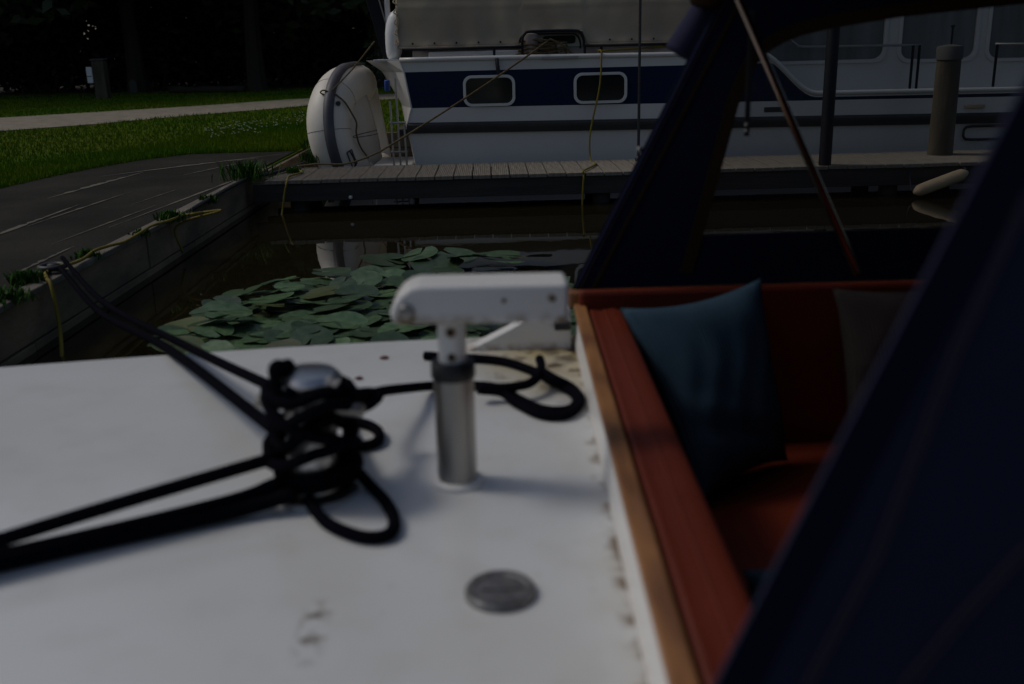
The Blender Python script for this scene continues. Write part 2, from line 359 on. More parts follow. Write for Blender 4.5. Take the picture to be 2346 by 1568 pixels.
# pale sand washed along the joints of the paving
rs = random.Random(3)
def streak(x0, y0, x1, y1, wd, n=26):
    m = MB(); a, b = pz(x0, y0, GZ), pz(x1, y1, GZ)
    L_, R_ = [], []
    for i in range(n + 1):
        t = i / n; p = a.lerp(b, t); q = wd * (.25 + rs.random()) * math.sin(math.pi * min(max(t, .05), .95))
        L_.append((p.x - q, p.y, GZ + .002)); R_.append((p.x + q * .5, p.y, GZ + .002))
    for i in range(n):
        k = len(m.v); m.v += [L_[i], R_[i], R_[i + 1], L_[i + 1]]; m.f.append((k, k + 1, k + 2, k + 3)); m.mi.append(0)
    o = m.build("sand_streak", 'sand'); stuff(o); o["label"] = "pale sand washed along a paving joint"; o["category"] = "sand"
for a in ((690, 356, 250, 522, .022), (360, 470, 120, 560, .012), (170, 565, 10, 640, .018), (660, 352, 230, 405, .07), (330, 395, 110, 455, .05), (560, 372, 420, 402, .03), (300, 440, 60, 520, .02), (180, 470, -60, 560, .03), (600, 362, 500, 372, .05), (420, 430, 300, 470, .012)): streak(*a)

# grass blades
def blades(name, n, region, h0, h1, wd, m, seed, lean=.5):
    r = random.Random(seed); v, f = [], []
    for _ in range(n):
        x, y = region(r)
        if x is None: continue
        h = r.uniform(h0, h1); a = r.uniform(0, 6.283); dx, dy = math.cos(a) * wd * .5, math.sin(a) * wd * .5
        l = r.uniform(0, lean) * h; b = r.uniform(0, 6.283); k = len(v); z = GZ - .02
        v += [(x - dx, y - dy, z), (x + dx, y + dy, z), (x + l * math.cos(b), y + l * math.sin(b), z + h)]; f.append((k, k + 1, k + 2))
    me = bpy.data.meshes.new(name); me.from_pydata(v, [], f); me.materials.append(MT[m])
    return stuff(link(name, me))
gbx = sorted([(p.x, p.y) for p in gb] + [(-9, -8)])
def gline(x):
    for (a, b), (c, d) in zip(gbx, gbx[1:]):
        if a <= x <= c: return b + (d - b) * (x - a) / (c - a + 1e-9)
    return 10.5
fr = sorted((p.x / p.y, p.y) for p in front); bk = sorted((p.x / p.y, p.y) for p in back)
def interp(tab, k):
    for (a, b), (c, d) in zip(tab, tab[1:]):
        if a <= k <= c: return b + (d - b) * (k - a) / (c - a + 1e-9)
    return tab[0][1] if k < tab[0][0] else tab[-1][1]
def inpath(x, y): k = x / y; return interp(fr, k) - .1 + .25 * math.sin(x * 3) < y < interp(bk, k) + .1
def reg_near(r):
    x = r.uniform(-6.5, -1.6); y = gline(x) + r.random() ** 1.6 * 5
    if x > -2.2 and y > 13: return None, None
    if x > -2.1 and y < 12.95: return None, None
    return (None, None) if inpath(x, y) else (x, y)
def reg_far(r):
    y = 7.5 + 26.5 * r.random() ** 1.0; x = y * r.uniform(-.64, .02)
    if (x > -2.1 and y < 13.1) or inpath(x, y) or y < gline(x): return None, None
    return x, y
tag(blades("grass", 90000, reg_near, .02, .085, .010, 'grass', 1), "short green grass on the bank beside the paving", "grass")
tag(blades("grass_field", 90000, reg_far, .02, .07, .025, 'grass', 2), "green grass stretching from the gravel path to the wood", "grass")
# daisies
def daisies():
    r = random.Random(5); m = MB()
    for _ in range(150):
        p = pz(r.gauss(600, 62), 0, 0) if False else None
        x = r.uniform(470, 735); y = 300 - (x - 470) * .14 + r.gauss(0, 8); q = pz(x, y, GZ + .12)
        for k in range(2): pass
        s = r.uniform(.009, .017); n = len(m.v); c = Vector((q.x, q.y, q.z + r.uniform(-.03, .03)))
        m.v += [tuple(c + Vector((s * math.cos(a), s * math.sin(a), .35 * s * math.cos(a * 2)))) for a in (0, 1.05, 2.09, 3.14, 4.19, 5.24)] + [tuple(c - Vector((0, 0, .015)))]
        for k in range(6): m.f.append((n + k, n + (k + 1) % 6, n + 6)); m.mi.append(0)
        m.tube([c - Vector((0, 0, .013)), (c.x, c.y, GZ - .02)], .003, 3, 1)
    o = stuff(m.build("daisy_patch", ['flower', 'grass'])); tag(o, "scatter of small white flowers in the long grass", "flowers")
daisies()

# ================================================================== WOOD
def leafcloud(m, c, rad, n, size, r, mi=0):
    for _ in range(n):
        while True:
            d = Vector((r.uniform(-1, 1), r.uniform(-1, 1), r.uniform(-1, 1)))
            if .25 < d.length < 1: break
        p = Vector(c) + Vector((d.x * rad[0], d.y * rad[1], d.z * rad[2])); s = size * r.uniform(.6, 1.3)
        a = Vector((r.gauss(0, 1), r.gauss(0, 1), r.gauss(0, .6))).normalized(); b = a.cross(Vector((r.gauss(0, 1), r.gauss(0, 1), r.gauss(0, 1)))).normalized()
        k = len(m.v); m.v += [tuple(p - a * s), tuple(p + b * s * .45), tuple(p + a * s), tuple(p - b * s * .45)]; m.f.append((k, k + 1, k + 2, k + 3)); m.mi.append(mi)
def rawmesh(m, name, mt):
    me = bpy.data.meshes.new(name); me.from_pydata(m.v, [], m.f); me.materials.append(MT[mt]); return me
tree_meshes = []
for v in range(3):
    r = random.Random(40 + v); tr = MB(); H = 13
    pts = [(0, 0, -.3), (0.03, 0, .8), (.1 * r.gauss(0, 1), .1 * r.gauss(0, 1), 4), (.2 * r.gauss(0, 1), .2 * r.gauss(0, 1), 9)]
    tr.tube(smooth_path(pts, 4), [.34 - .022 * i for i in range(13)], 9)
    cr = MB()
    for k in range(16):
        a = k * 2.4 + r.random(); z0 = 2.6 + k * .55; q = Vector((math.cos(a), math.sin(a), 0)); ln = r.uniform(2.2, 3.9) * (1 - .025 * k)
        e = q * ln + Vector((0, 0, z0 + r.uniform(.3, 1.4)))
        tr.tube(smooth_path([(0, 0, z0), tuple(q * ln * .5 + Vector((0, 0, z0 + .6))), tuple(e)], 3), [.11, .10, .09, .07, .06, .05, .03], 5)
        for s in range(4):
            leafcloud(cr, e + Vector((r.gauss(0, .9), r.gauss(0, .9), r.gauss(0, .6))), (1.5, 1.5, .9), 190, .22, r)
    leafcloud(cr, (0, 0, 10.5), (3, 3, 2.6), 1500, .24, r)
    tree_meshes.append((tr.mesh("trunk", 'bark'), rawmesh(cr, "crown", 'leaf')))
r = random.Random(11)
spots = [(-16, 31), (-11.6, 33.6), (-7.4, 32.6), (-2.6, 33.2), (3.5, 33), (9, 34), (16, 33), (-21, 29.5), (-27, 29), (-18.5, 36), (-13, 38), (-8.6, 38.5), (-4, 38), (1.5, 39), (8, 40), (-23, 36), (-16, 43), (-10, 44), (-3, 44.5), (5, 45), (24, 34), (-30, 37)]
for i, (x, y) in enumerate(spots):
    if y < 35: t = thing("tree", "tall broadleaf tree in the front row along the edge of the dark wood", "tree", (x, y, GZ), "front row trees of the dark wood")
    else: t = thing("tree", "tall broadleaf tree standing deeper in the dark wood behind the front row", "tree", (x, y, GZ), "deeper trees of the dark wood")
    a = r.uniform(0, 6.28); s = r.uniform(.95, 1.25)
    for me, nm in zip(tree_meshes[i % 3], ("trunk", "crown")):
        o = bpy.data.objects.new(nm, me); COL.objects.link(o); o.parent = t
    t.rotation_euler = (0, 0, a); t.scale = (s, s, s)
# undergrowth
bm_ = []
for v in range(2):
    r = random.Random(60 + v); b = MB(); st = MB()
    for k in range(7):
        p = Vector((r.uniform(-1.6, 1.6), r.uniform(-.9, .9), r.uniform(.4, 2.7)))
        leafcloud(b, p, (1.3, 1.0, .9), 420, .15, r)
        st.tube(smooth_path([(p.x * .2, p.y * .2, -.1), (p.x * .5, p.y * .5, p.z * .5), tuple(p)], 3), [.05, .045, .04, .035, .03, .02, .012], 5)
    bm_.append((rawmesh(b, "foliage", 'bush'), st.mesh("stem", 'bark')))
r = random.Random(12)
for i in range(26):
    x = -30 + i * 1.8 + r.uniform(-.4, .4); y = 37.2 + r.uniform(-.8, .8) + (i % 2) * 2.6 - (2.2 if x < -16 else 0)
    t = thing("bush", "dense dark bush in the undergrowth between the tree trunks", "bush", (x, y, GZ), "undergrowth of the dark wood")
    for me, nm in zip(bm_[i % 2], ("foliage", "stem")):
        o = bpy.data.objects.new(nm, me); COL.objects.link(o); o.parent = t
    t.rotation_euler = (0, 0, r.uniform(-.5, .5)); s = r.uniform(1.0, 1.4); t.scale = (s, s, s * 1.1)
m = MB(); r = random.Random(77)
for k in range(60): leafcloud(m, (-42 + k * 1.25 + r.uniform(-.5, .5), 50 + r.uniform(-1.5, 1.5), r.uniform(.5, 1.6)), (1.9, 1.5, 1.7), 330, .34, r)
for k in range(50): leafcloud(m, (-42 + k * 1.5 + r.uniform(-.5, .5), 51 + r.uniform(-1.5, 1.5), r.uniform(3.2, 7)), (2.2, 1.5, 2.2), 330, .38, r)
tag(stuff(link("woodland", rawmesh(m, "woodland", 'bush'))), "dark mass of leaves deep in the wood behind the trunks", "woodland")
# ivy-clad trunk
ip = pz(868, 205, GZ); ip = Vector((ip.x, 31.4, GZ))
t = thing("ivy_clad_tree", "tree trunk thickly clad in ivy behind the stern of the cruiser", "tree", ip)
m = MB().tube(smooth_path([ip - Vector((0, 0, .3)), ip + Vector((.05, 0, 3)), ip + Vector((-.1, 0, 8))], 4), .22, 9); m.build("trunk", 'bark', t, smooth=True)
m = MB(); r = random.Random(9)
for k in range(1500):
    a = r.uniform(0, 6.28); z = r.uniform(0, 4.5); rr = .26 + r.random() * .16 * (1.2 + math.sin(z * 2.5))
    leafcloud(m, ip + Vector((rr * math.cos(a), rr * math.sin(a), z)), (.05, .05, .05), 1, .085, r)
o = link("ivy", rawmesh(m, "ivy", 'ivy'), t)
m = MB(); leafcloud(m, ip + Vector((0, .5, 8)), (2.6, 2.6, 2.4), 1500, .22, r); link("crown", rawmesh(m, "crown", 'leaf'), t)

# service post and others at the wood's edge
p = pz(238, 226, GZ); D = p.y
t = thing("service_post", "weathered square post with a white meter box at the edge of the wood", "post", p)
m = MB().quadbox((p.x - .17, p.y - .15, GZ - .1), (p.x + .17, p.y + .15, GZ + 1.02)); m.build("post", 'pile', t, bevel=.02)
m = MB().prism([(p.x - .2, p.y - .18, GZ + 1.02), (p.x + .2, p.y - .18, GZ + 1.02), (p.x + .2, p.y + .18, GZ + 1.05), (p.x - .2, p.y + .18, GZ + 1.05)], (0, 0, .04)); m.build("post_cap", 'zinc', t, bevel=.01)
m = MB().quadbox((p.x - .34, p.y - .14, GZ + .42), (p.x - .172, p.y + .1, GZ + .86)); bx_ = m.build("meter_box", 'white', t, bevel=.02)
m = MB().quadbox((p.x - .32, p.y - .147, GZ + .60), (p.x - .2, p.y - .141, GZ + .62)); m.build("door_gap", 'black', bx_)
p = pz(307, 214, GZ)
t = thing("marker_post", "small grey marker stone in the shade under the trees", "post", p)
m = MB().prism([(p.x - .13, p.y, GZ - .05), (p.x + .13, p.y, GZ - .05), (p.x + .12, p.y, GZ + .36), (p.x + .05, p.y, GZ + .43), (p.x - .06, p.y, GZ + .43), (p.x - .12, p.y, GZ + .36)], (0, .12, 0)); m.build("stone", 'zinc', t, bevel=.015)
a, b = pz(390, 214, GZ), pz(560, 212, GZ)
m = MB().tube([a.lerp(b, i / 8) + Vector((0, 0, .10 + .012 * math.sin(i * 2.1))) for i in range(9)], [.10 + .012 * math.sin(i * 1.7) for i in range(9)], 9)
tag(m.build("log", 'bark', smooth=True), "long felled log lying along the edge of the wood", "log")

# ================================================================== QUAY WALL
qw = thing("quay_wall", "dark weathered plank quay wall with a pale timber capping along the water", "wall", (-2.02, 4, 0))
for row, (z0, z1) in enumerate(((.045, .235), (-.18, .036), (-.6, -.19))):
    for k in range(7):
        y0 = -4 + k * 2.42 + row * .9; jx = random.uniform(-.006, .006)
        MB().quadbox((-2.055 + jx, y0 + .004, z0), (-2.015 + jx, y0 + 2.414, z1)).build("plank", 'board', qw, bevel=.004)
for k in range(6):
    y0 = -4 + k * 2.15
    MB().quadbox((-2.085, y0 + .003, .238), (-2.0 + random.uniform(-.004, .004), y0 + 2.147, .268)).build("capping_board", 'capwood', qw, bevel=.006)
# bank wall behind the cruiser
bw = thing("bank_wall", "low timber wall holding the grassy bank behind the dinghy", "wall", (0, 13.06, 0))
for row, (z0, z1) in enumerate(((.06, .25), (-.5, .05))):
    for k in range(6):
        x0 = -2.0 + k * 2.5; MB().quadbox((x0 + .004, 13.03, z0), (x0 + 2.49, 13.08, z1)).build("plank", 'board', bw, bevel=.004)

# ================================================================== JETTY
X0, X1, YA, YB = -1.84, 7.4, 8.0, 8.93
jt = thing("jetty", "grooved plank jetty running out from the quay in front of the white cruiser", "jetty", (X0, 8.45, 0))
pw, pit = .143, .153
def plankmesh():
    m = MB(); n = 9; top = []
    x = 0.0; g = pw / n
    for i in range(n):
        top += [(i * g + .002, 0.0), (i * g + g * .62, 0.0), (i * g + g * .68, -.004), (i * g + g * .94, -.004)]
    top = [(0, -.004)] + top[:-1] + [(pw, -.004)]
    prof = top + [(pw, -.028), (0, -.028)]
    m.prism([(a, 0, b) for a, b in prof], (0, YB - YA, 0)); return m.mesh("plank", 'plank')
pm = plankmesh(); k = 0; x = X0
while x < X1:
    o = bpy.data.objects.new("plank", pm); COL.objects.link(o); o.parent = jt
    o.matrix_parent_inverse = WM[jt.name].inverted()
    o.location = (x, YA + random.uniform(-.006, .006), GZ + random.uniform(-.0015, .0015)); o.rotation_euler = (0, 0, random.uniform(-.003, .003)); x += pit
MB().quadbox((X0 - .1, YA + .015, .085), (X1, YA + .075, GZ - .030)).build("front_beam", 'beam', jt, bevel=.004)
MB().quadbox((X0 - .1, YB - .075, .09), (X1, YB - .015, GZ - .030)).build("rear_beam", 'beam', jt, bevel=.004)
MB().quadbox((X0 - .1, 8.43, .10), (X1, 8.50, GZ - .030)).build("middle_beam", 'beam', jt, bevel=.004)
for px_ in (-1.6, .9, 3.3, 5.8):
    for py_ in (YA + .15, YB - .15):
        MB().lathe((px_, py_, 0), [(.075, -1), (.075, .11)], 12).build("pile", 'beam', jt, smooth=False, auto=40)
for px_ in (805, ):
    c = pY(803, 462, YA - .02)
    MB().lathe((c.x, YA + .012, c.z + .03), [(.016, 0), (.016, .012), (.010, .02)], 10, axis='Y').build("bolt_head", 'frame', jt, auto=40)

# wooden mooring pile with metal cap
c = pz(2166, 369, GZ); c.y = 8.55; c.x = pY(2166, 369, 8.5).x
t = thing("mooring_pile", "round weathered wooden mooring pile with a grey metal cap beside the jetty", "pile", (c.x, 8.62, 0))
x0, y0 = c.x, 9.03; y0 = 8.62
MB().lathe((x0, y0, 0), [(.105, -1), (.104, .3), (.1, .8), (.098, 1.14)], 18).build("post", 'pile', t, auto=40)
MB().lathe((x0, y0, 0), [(.108, 1.06), (.108, 1.16), (.104, 1.17), (.02, 1.185)], 18).build("cap", 'zinc', t, auto=40)
MB().lathe((x0 + .005, y0, 0), [(.009, 1.18), (.009, 1.32), (.018, 1.325), (.018, 1.34)], 8).build("pin", 'darksteel', t, auto=40)
# dark steel pole at the jetty's front edge
c = pz(1894, 380, GZ)
t = thing("mooring_pole", "straight dark navy steel mooring pole rising at the jetty's front edge", "pole", (c.x, YA + .07, GZ))
MB().lathe((c.x, YA + .07, 0), [(.05, GZ + .002), (.05, 2.6), (.03, 2.63)], 16).build("pole", 'darksteel', t, auto=40)
MB().lathe((c.x, YA + .07, 0), [(.06, 1.37), (.063, 1.375), (.063, 2.0), (.06, 2.01)], 16).build("sleeve", 'darksteel', t, auto=40)
# slender rod
c = pY(1466, 330, 8.7)
t = thing("slender_rod", "slender black rod standing upright on the jetty before the cruiser's hull", "rod", (c.x, 8.78, GZ))
MB().lathe((c.x, 8.78, 0), [(.013, GZ), (.012, 1.4), (.010, 3.0)], 8).build("shaft", 'black', t, auto=40)
MB().lathe((c.x, 8.78, 0), [(.03, GZ - .001), (.03, GZ + .02), (.016, GZ + .04)], 10).build("foot", 'black', t, auto=40)
# tan fender tied at the jetty
a, b = pY(2098, 440, 7.86), pY(2212, 397, 7.9)
t = thing("sausage_fender", "tan sausage fender hanging aslant from the jetty's front beam", "fender", a.lerp(b, .5))
d = (b - a).normalized(); L = (b - a).length
MB().tube([a - d * .02, a, a + d * .02, a + d * .05, a + d * .1, b - d * .08, b - d * .03, b, b + d * .02], [.012, .030, .044, .049, .050, .050, .046, .030, .014], 14).build("body", 'tan', t, smooth=True)
MB().tube(smooth_path([a, a + Vector((-.03, .02, .02)), a + Vector((-.01, .1, .08)), (a.x, YA + .01, .2)], 4), .006, 6).build("cord", 'black', t)
MB().tube(smooth_path([b, b + Vector((.02, .05, .03)), (b.x + .02, YA + .01, .22)], 4), .006, 6).build("cord", 'black', t)

# ================================================================== WHITE CRUISER
cr = thing("motor_cruiser", "white steel motor cruiser with a broad navy stripe moored behind the jetty", "boat", (2.5, 10.6, 0))
YS, YF = 9.15, 12.15; YM = (YS + YF) / 2
def sstep(a, b, x): t = min(max((x - a) / (b - a), 0), 1); return t * t * (3 - 2 * t)
def gun(X): return 1.165 + (.80 - 1.165) * sstep(2.42, 2.98, X) - .012 * max(0, X)* .4
LV = [lambda X: -.5, lambda X: .05, lambda X: .60 - .008 * X, lambda X: .74 - .006 * X, lambda X: min(1.06, gun(X) - .035), lambda X: gun(X)]
XC = [-.60, -.68, -.76, -.715, -.765, -.80]        # hull corner at each level
BU = [.02, .05, .12, .20, .34, .46]
XS = [-.7 + .1 * i for i in range(5)] + [0, .5, 1, 1.5, 2, 2.3] + [2.42 + .05 * i for i in range(13)] + [3.3, 4, 5, 6, 7, 7.8, 8.6, 9.3]
def bow(X): return 0 if X < 7 else ((X - 7) / 2.35) ** 2 * 1.45
hm = MB(); bands = [0, 1, 1, 2, 1]      # antifoul, white, white, navy, white
for side in (0, 1):
    for li in range(5):
        for i in range(len(XS) - 1):
            q = []
            for (X, l) in ((XS[i], li), (XS[i + 1], li), (XS[i + 1], li + 1), (XS[i], li + 1)):
                xx = XC[l] if X == XS[0] else X
                off = bow(X) + (.10 if l == 0 else .03 if l == 1 else 0)
                q.append((xx, YS + off if side == 0 else YF - off, LV[l](X)))
            k = len(hm.v); hm.v += q; hm.f.append((k, k + 1, k + 2, k + 3)); hm.mi.append(bands[li])
for li in range(5):                      # rounded transom
    for j in range(12):
        q = []
        for (s, l) in ((j, li), (j + 1, li), (j + 1, li + 1), (j, li + 1)):
            u = s / 12 * 2 - 1; q.append((XC[l] - BU[l] * (1 - u * u), YM + u * (YM - YS - (.10 if l == 0 else .03 if l == 1 else 0)), LV[l](-.7)))
        k = len(hm.v); hm.v += q; hm.f.append((k, k + 1, k + 2, k + 3)); hm.mi.append(0 if li == 0 else 1)
k = len(hm.v)                            # aft deck and side deck
hm.grid(lambda u, v: (XS[0] - .08 + (2.98 + .78) * u, YS + .05 + (YF - YS - .1) * v, gun(XS[0] + 3.68 * u) - .05), 24, 2, 1)
hm.grid(lambda u, v: (2.9 + 4.6 * u, YS + .02 + (YF - YS - .04) * v, gun(3.2) - .045), 4, 2, 1)
hull = hm.build("hull", ['antifoul', 'hullwhite', 'navy'], cr)
def side_tube(name, zf, r, m, xs, y=YS, parent=cr, n=8, flat=1): return MB().tube([(X, y + bow(X), zf(X)) for X in xs], r, n, flat=flat).build(name, m, parent, smooth=True)
side_tube("gunwale", lambda X: gun(X), .022, 'hullwhite', [-.80] + XS[1:])
sk = MB()
for X_a, X_b in zip([-.765] + XS[5:-1], XS[5:]):
    za, zb = LV[2](X_a), LV[2](X_b); ya, yb = YS + bow(X_a), YS + bow(X_b)
    k = len(sk.v); sk.v += [(X_a, ya - .035, za - .012), (X_b, yb - .035, zb - .012), (X_b, yb - .035, zb - .035), (X_a, ya - .035, za - .035), (X_a, ya - .02, za - .085), (X_b, yb - .02, zb - .085), (X_a, ya + .02, za + .022), (X_b, yb + .02, zb + .022), (X_a, ya + .02, za - .09), (X_b, yb + .02, zb - .09)]
    for q in ((0, 1, 7, 6), (0, 3, 2, 1), (3, 4, 5, 2), (4, 8, 9, 5)): sk.f.append(tuple(k + i for i in q)); sk.mi.append(0)
sk.build("rubbing_strake", 'strake', cr)
MB().quadbox((-.86, YS + .02, .50), (-.767, YF - .02, .56)).build("stern_strake", 'strake', cr, bevel=.01)
# hull corner bead
MB().tube(smooth_path([(XC[l], YS - .002, LV[l](-.7)) for l in (2, 3, 4, 5)], 1), .008, 6).build("corner_bead", 'hullwhite', cr)
def port(x0, x1, z0, z1, y, parent, r=.075, glass='darkglass', fw=.025):
    wn = MB().holed(on_y(rrect(x0, x1, z0, z1, r), y - .022), [on_y(rrect(x0 + fw, x1 - fw, z0 + fw, z1 - fw, r - .02), y - .022)], (0, .03, 0)).build("window", 'frame', parent, bevel=.006)
    MB().prism(on_y(rrect(x0 + fw - .004, x1 - fw + .004, z0 + fw - .004, z1 - fw + .004, r - .02), y - .010), (0, .012, 0)).build("pane", glass, wn)
a, b = pY(1060, 174, YS), pY(1181, 241, YS); port(a.x, b.x, .745, 1.018, YS, cr)
a, b = pY(1314, 168, YS), pY(1436, 235, YS); port(a.x, b.x, .745, 1.018, YS, cr)
# aft coaming, cockpit side and fittings above the gunwale
MB().quadbox((-.7, 9.40, 1.05), (2.5, 9.44, 1.245)).build("cockpit_coaming", 'taupe', cr, bevel=.01)
MB().quadbox((-.55, 9.33, 1.08), (.28, 9.396, 1.23)).build("locker", 'hullwhite', cr, bevel=.01)
cw = MB().quadbox((.25, 9.405, 1.248), (2.2, 9.44, 1.75)).build("cockpit_wall", 'cream', cr)
pn = MB().prism(on_y(rrect(.50, .80, 1.275, 1.345, .025), 9.397), (0, .02, 0)).build("cockpit_window", 'darkglass', cr)
def rail(name, pts, r, m, parent=cr): return MB().tube(pts, r, 8).build(name, m, parent, smooth=True)
hy = 9.24
rail("rail", [(x, hy, 1.255 - .004 * x) for x in (-.78, 0, .3)], .011, 'darksteel')
rail("rail", [(x, hy, 1.255 - .004 * x) for x in (.86, 1.5, 2.4)], .011, 'darksteel')
loop = smooth_path([(.305, hy, 1.13), (.305, hy, 1.30), (.33, hy, 1.365), (.40, hy, 1.385), (.75, hy, 1.385), (.83, hy, 1.365), (.86, hy, 1.30), (.86, hy, 1.25)], 5)
rail("boarding_rail", loop, .012, 'darksteel')
rail("boarding_rail", [p + Vector((-.025, .06, -.022)) for p in loop[6:]], .009, 'darksteel')
for x in (.05, .87, 1.02): MB().tube([(x, hy, 1.11), (x, hy, 1.25)], .012, 8).build("stanchion", 'darksteel', cr)
MB().quadbox((.47, YS - .03, 1.142), (.80, YS - .021, 1.165)).build("fairlead_plate", 'steel', cr, bevel=.003)
MB().lathe((.66, 9.32, 1.12), [(.04, 0), (.04, .10), (.055, .12), (.055, .15), (.03, .165)], 14).build("deck_bollard", 'steel', cr, auto=40)
MB().tube(smooth_path([(.07, YS - .03, 1.16), (.075, YS - .04, 1.1), (.085, YS - .035, 1.03)], 3), .018, 8).build("rope_guard", 'black', cr)
# cabin, seen beyond the canopy window
cb = MB(); CY = 9.5
wins = [(2.60, 3.69, 1.07, 1.72), (3.86, 4.55, 1.06, 1.72), (4.69, 5.5, 1.05, 1.72), (5.65, 6.5, 1.05, 1.72)]
outer = [(2.42, .74), (7.3, .74), (7.1, 2.05), (2.42, 2.05)]
cab = MB().holed(on_y(outer, CY), [on_y(rrect(*w_, .09), CY) for w_ in wins], (0, .05, 0)).build("cabin", 'hullwhite', cr)
MB().quadbox((2.42, YF - .4, .74), (7.2, YF - .35, 2.05)).build("cabin_side", 'hullwhite', cr)
MB().quadbox((2.40, CY - .08, 2.053), (7.25, YF - .28, 2.11)).build("cabin_roof", 'hullwhite', cr, bevel=.02)
MB().quadbox((2.43, CY + .055, .8), (2.48, YF - .405, 2.05)).build("cabin_end", 'hullwhite', cr)
MB().quadbox((7.1, CY + .055, .8), (7.15, YF - .405, 2.05)).build("cabin_front", 'hullwhite', cr)
MB().quadbox((2.5, CY + .055, .74), (7.1, YF - .41, .80)).build("cabin_floor", 'taupe', cr)
for w_ in wins:
    x0, x1, z0, z1 = w_
    f = MB().holed(on_y(rrect(x0 - .035, x1 + .035, z0 - .035, z1 + .035, .11), CY - .014), [on_y(rrect(x0, x1, z0, z1, .085), CY - .014)], (0, .013, 0)).build("cabin_window", 'hullwhite', cr, bevel=.004)
    MB().prism(on_y(rrect(x0 - .003, x1 + .003, z0 - .003, z1 + .003, .085), CY + .012), (0, .008, 0)).build("pane", 'curtain', f)
ra = [(2.72, 9.32, 1.32), (2.75, 9.32, 1.27), (2.82, 9.32, 1.215), (2.9, 9.32, 1.195), (3.4, 9.32, 1.19), (3.97, 9.32, 1.185)]
rail("handrail", smooth_path(ra, 3), .012, 'steel'); rail("handrail", [(4.66, 9.32, 1.175), (5.4, 9.32, 1.165), (6.4, 9.32, 1.155)], .012, 'steel')
for x in (3.90, 3.96, 4.68, 6.0): MB().tube([(x, 9.32, .74), (x, 9.32, 1.185 if x < 4.6 else 1.17)], .013, 8).build("stanchion", 'darksteel', cr)
c = pY(2232, 245, YS); MB().quadbox((c.x - .09, YS - .03, c.z - .012), (c.x + .09, YS - .004, c.z + .02)).build("step_pad", 'tan', cr, bevel=.005)
c = pY(1780, 252, YS); MB().quadbox((c.x - .12, YS - .006, c.z - .02), (c.x + .12, YS - .003, c.z + .025)).build("vent_plate", 'strake', cr, bevel=.002)
a = pY(2205, 305, YS)
MB().tube(smooth_path([(a.x + .5, YS - .02, a.z + .06), (a.x + .08, YS - .02, a.z + .06), (a.x + .01, YS - .02, a.z + .04), (a.x, YS - .02, a.z), (a.x + .01, YS - .02, a.z - .04), (a.x + .08, YS - .02, a.z - .06), (a.x + .5, YS - .02, a.z - .06)], 4), .012, 8).build("fender_ring", 'black', cr, smooth=True)
# stern: platform edge, davit strut, ladder
a, b = pY(858, 138, 9.5), pY(916, 138, 9.5)
MB().quadbox((a.x, 9.4, a.z - .015), (b.x, 11.9, a.z + .004)).build("stern_plate", 'hullwhite', cr, bevel=.004)
pa, pb = pY(838, -60, 9.6), pY(898, 137, 9.6); w2 = Vector((.075, 0, 0))
MB().prism([pa - w2, pa + w2, pb + w2 * 1.0, pb - w2], (0, .06, 0)).build("davit_arm", 'darksteel', cr, bevel=.008)
MB().tube([pY(862, -20, 9.58), pY(893, 85, 9.58)], .007, 6).build("davit_wire", 'steel', cr)
MB().tube([pY(884, -30, 9.6), pY(890, 60, 9.6)], .025, 10).build("flag_staff", 'white', cr)
for x_, ytop in ((893, 232), (905, 180), (926, 285)):
    c, d = pY(x_, ytop, 9.12), pY(x_ + 8, 380, 9.12); d = Vector((c.x + .012, c.y, -.25))
    MB().tube([c, d], .010, 8).build("ladder_rail", 'steel', cr)
for z_ in (.62, .36, .1):
    c = pY(893, 300, 9.12); MB().tube([(c.x, 9.12, z_), (c.x + .15, 9.12, z_)], .010, 8).build("ladder_rung", 'steel', cr)
c = pY(887, 196, 9.2); MB().lathe(c, [(.022, -.05), (.026, -.04), (.026, .04), (.012, .05)], 10).build("cleat_cover", 'bluepaint', cr, auto=40)
c = pY(885, 372, 9.2); MB().quadbox((c.x - .12, 9.2, c.z - .22), (c.x + .24, 9.9, c.z - .02)).build("swim_step", 'hullwhite', cr, bevel=.02)

# white fender on the stern
a, b = pY(902, 132, 9.55), pY(908, 26, 9.55)
t = thing("round_fender", "white teardrop fender hanging over the cruiser's stern beside the tarpaulin", "fender", a)
MB().tube([a + Vector((0, 0, -.03)), a, a.lerp(b, .1), a.lerp(b, .3), a.lerp(b, .5), a.lerp(b, .7), a.lerp(b, .85), a.lerp(b, .95), b, b + Vector((0, 0, .02))], [.03, .06, .073, .085, .092, .09, .075, .055, .03, .012], 16).build("body", 'white', t, smooth=True)
MB().tube([b + Vector((0, 0, .01)), b + Vector((.03, .05, .35))], .006, 6).build("cord", 'black', t)

# tarpaulin over the aft cockpit
tp = thing("tarpaulin", "faded beige tarpaulin draped over the cruiser's aft cockpit", "tarpaulin", (.8, 10.6, 1.25))
TX0, TX1 = -.83, 2.55
def hem(x):
    h = 1.268 - .003 * x
    if .29 < x < .90: h = 1.268 + .115 * min(sstep(.29, .33, x), sstep(.90, .86, x))
    return h
def tarp_pt(u, v):
    x = TX0 + (TX1 - TX0) * u; z0 = hem(x); z = z0 + (2.5 - z0) * v
    y = 9.345 + .14 * v + .016 * math.sin(x * 5.1 + v * 3) * (1 - v) + .009 * math.sin(x * 13 + 6 * v + 2 * math.sin(x * 3)) * (1 - v * .3) + .006 * math.sin(x * 24 - 9 * v + 3 * math.sin(v * 7)) * math.exp(-v * 3) + .012 * math.sin(v * 21 + .5 * math.sin(x * 2.2)) * .5 - .012 * math.exp(-((z - 1.62) / .018) ** 2) - .018 * math.exp(-(v / .03) ** 2) * (.5 + .5 * math.sin(x * 31.4))
    return (x, y, z)
m = MB().grid(tarp_pt, 150, 48)
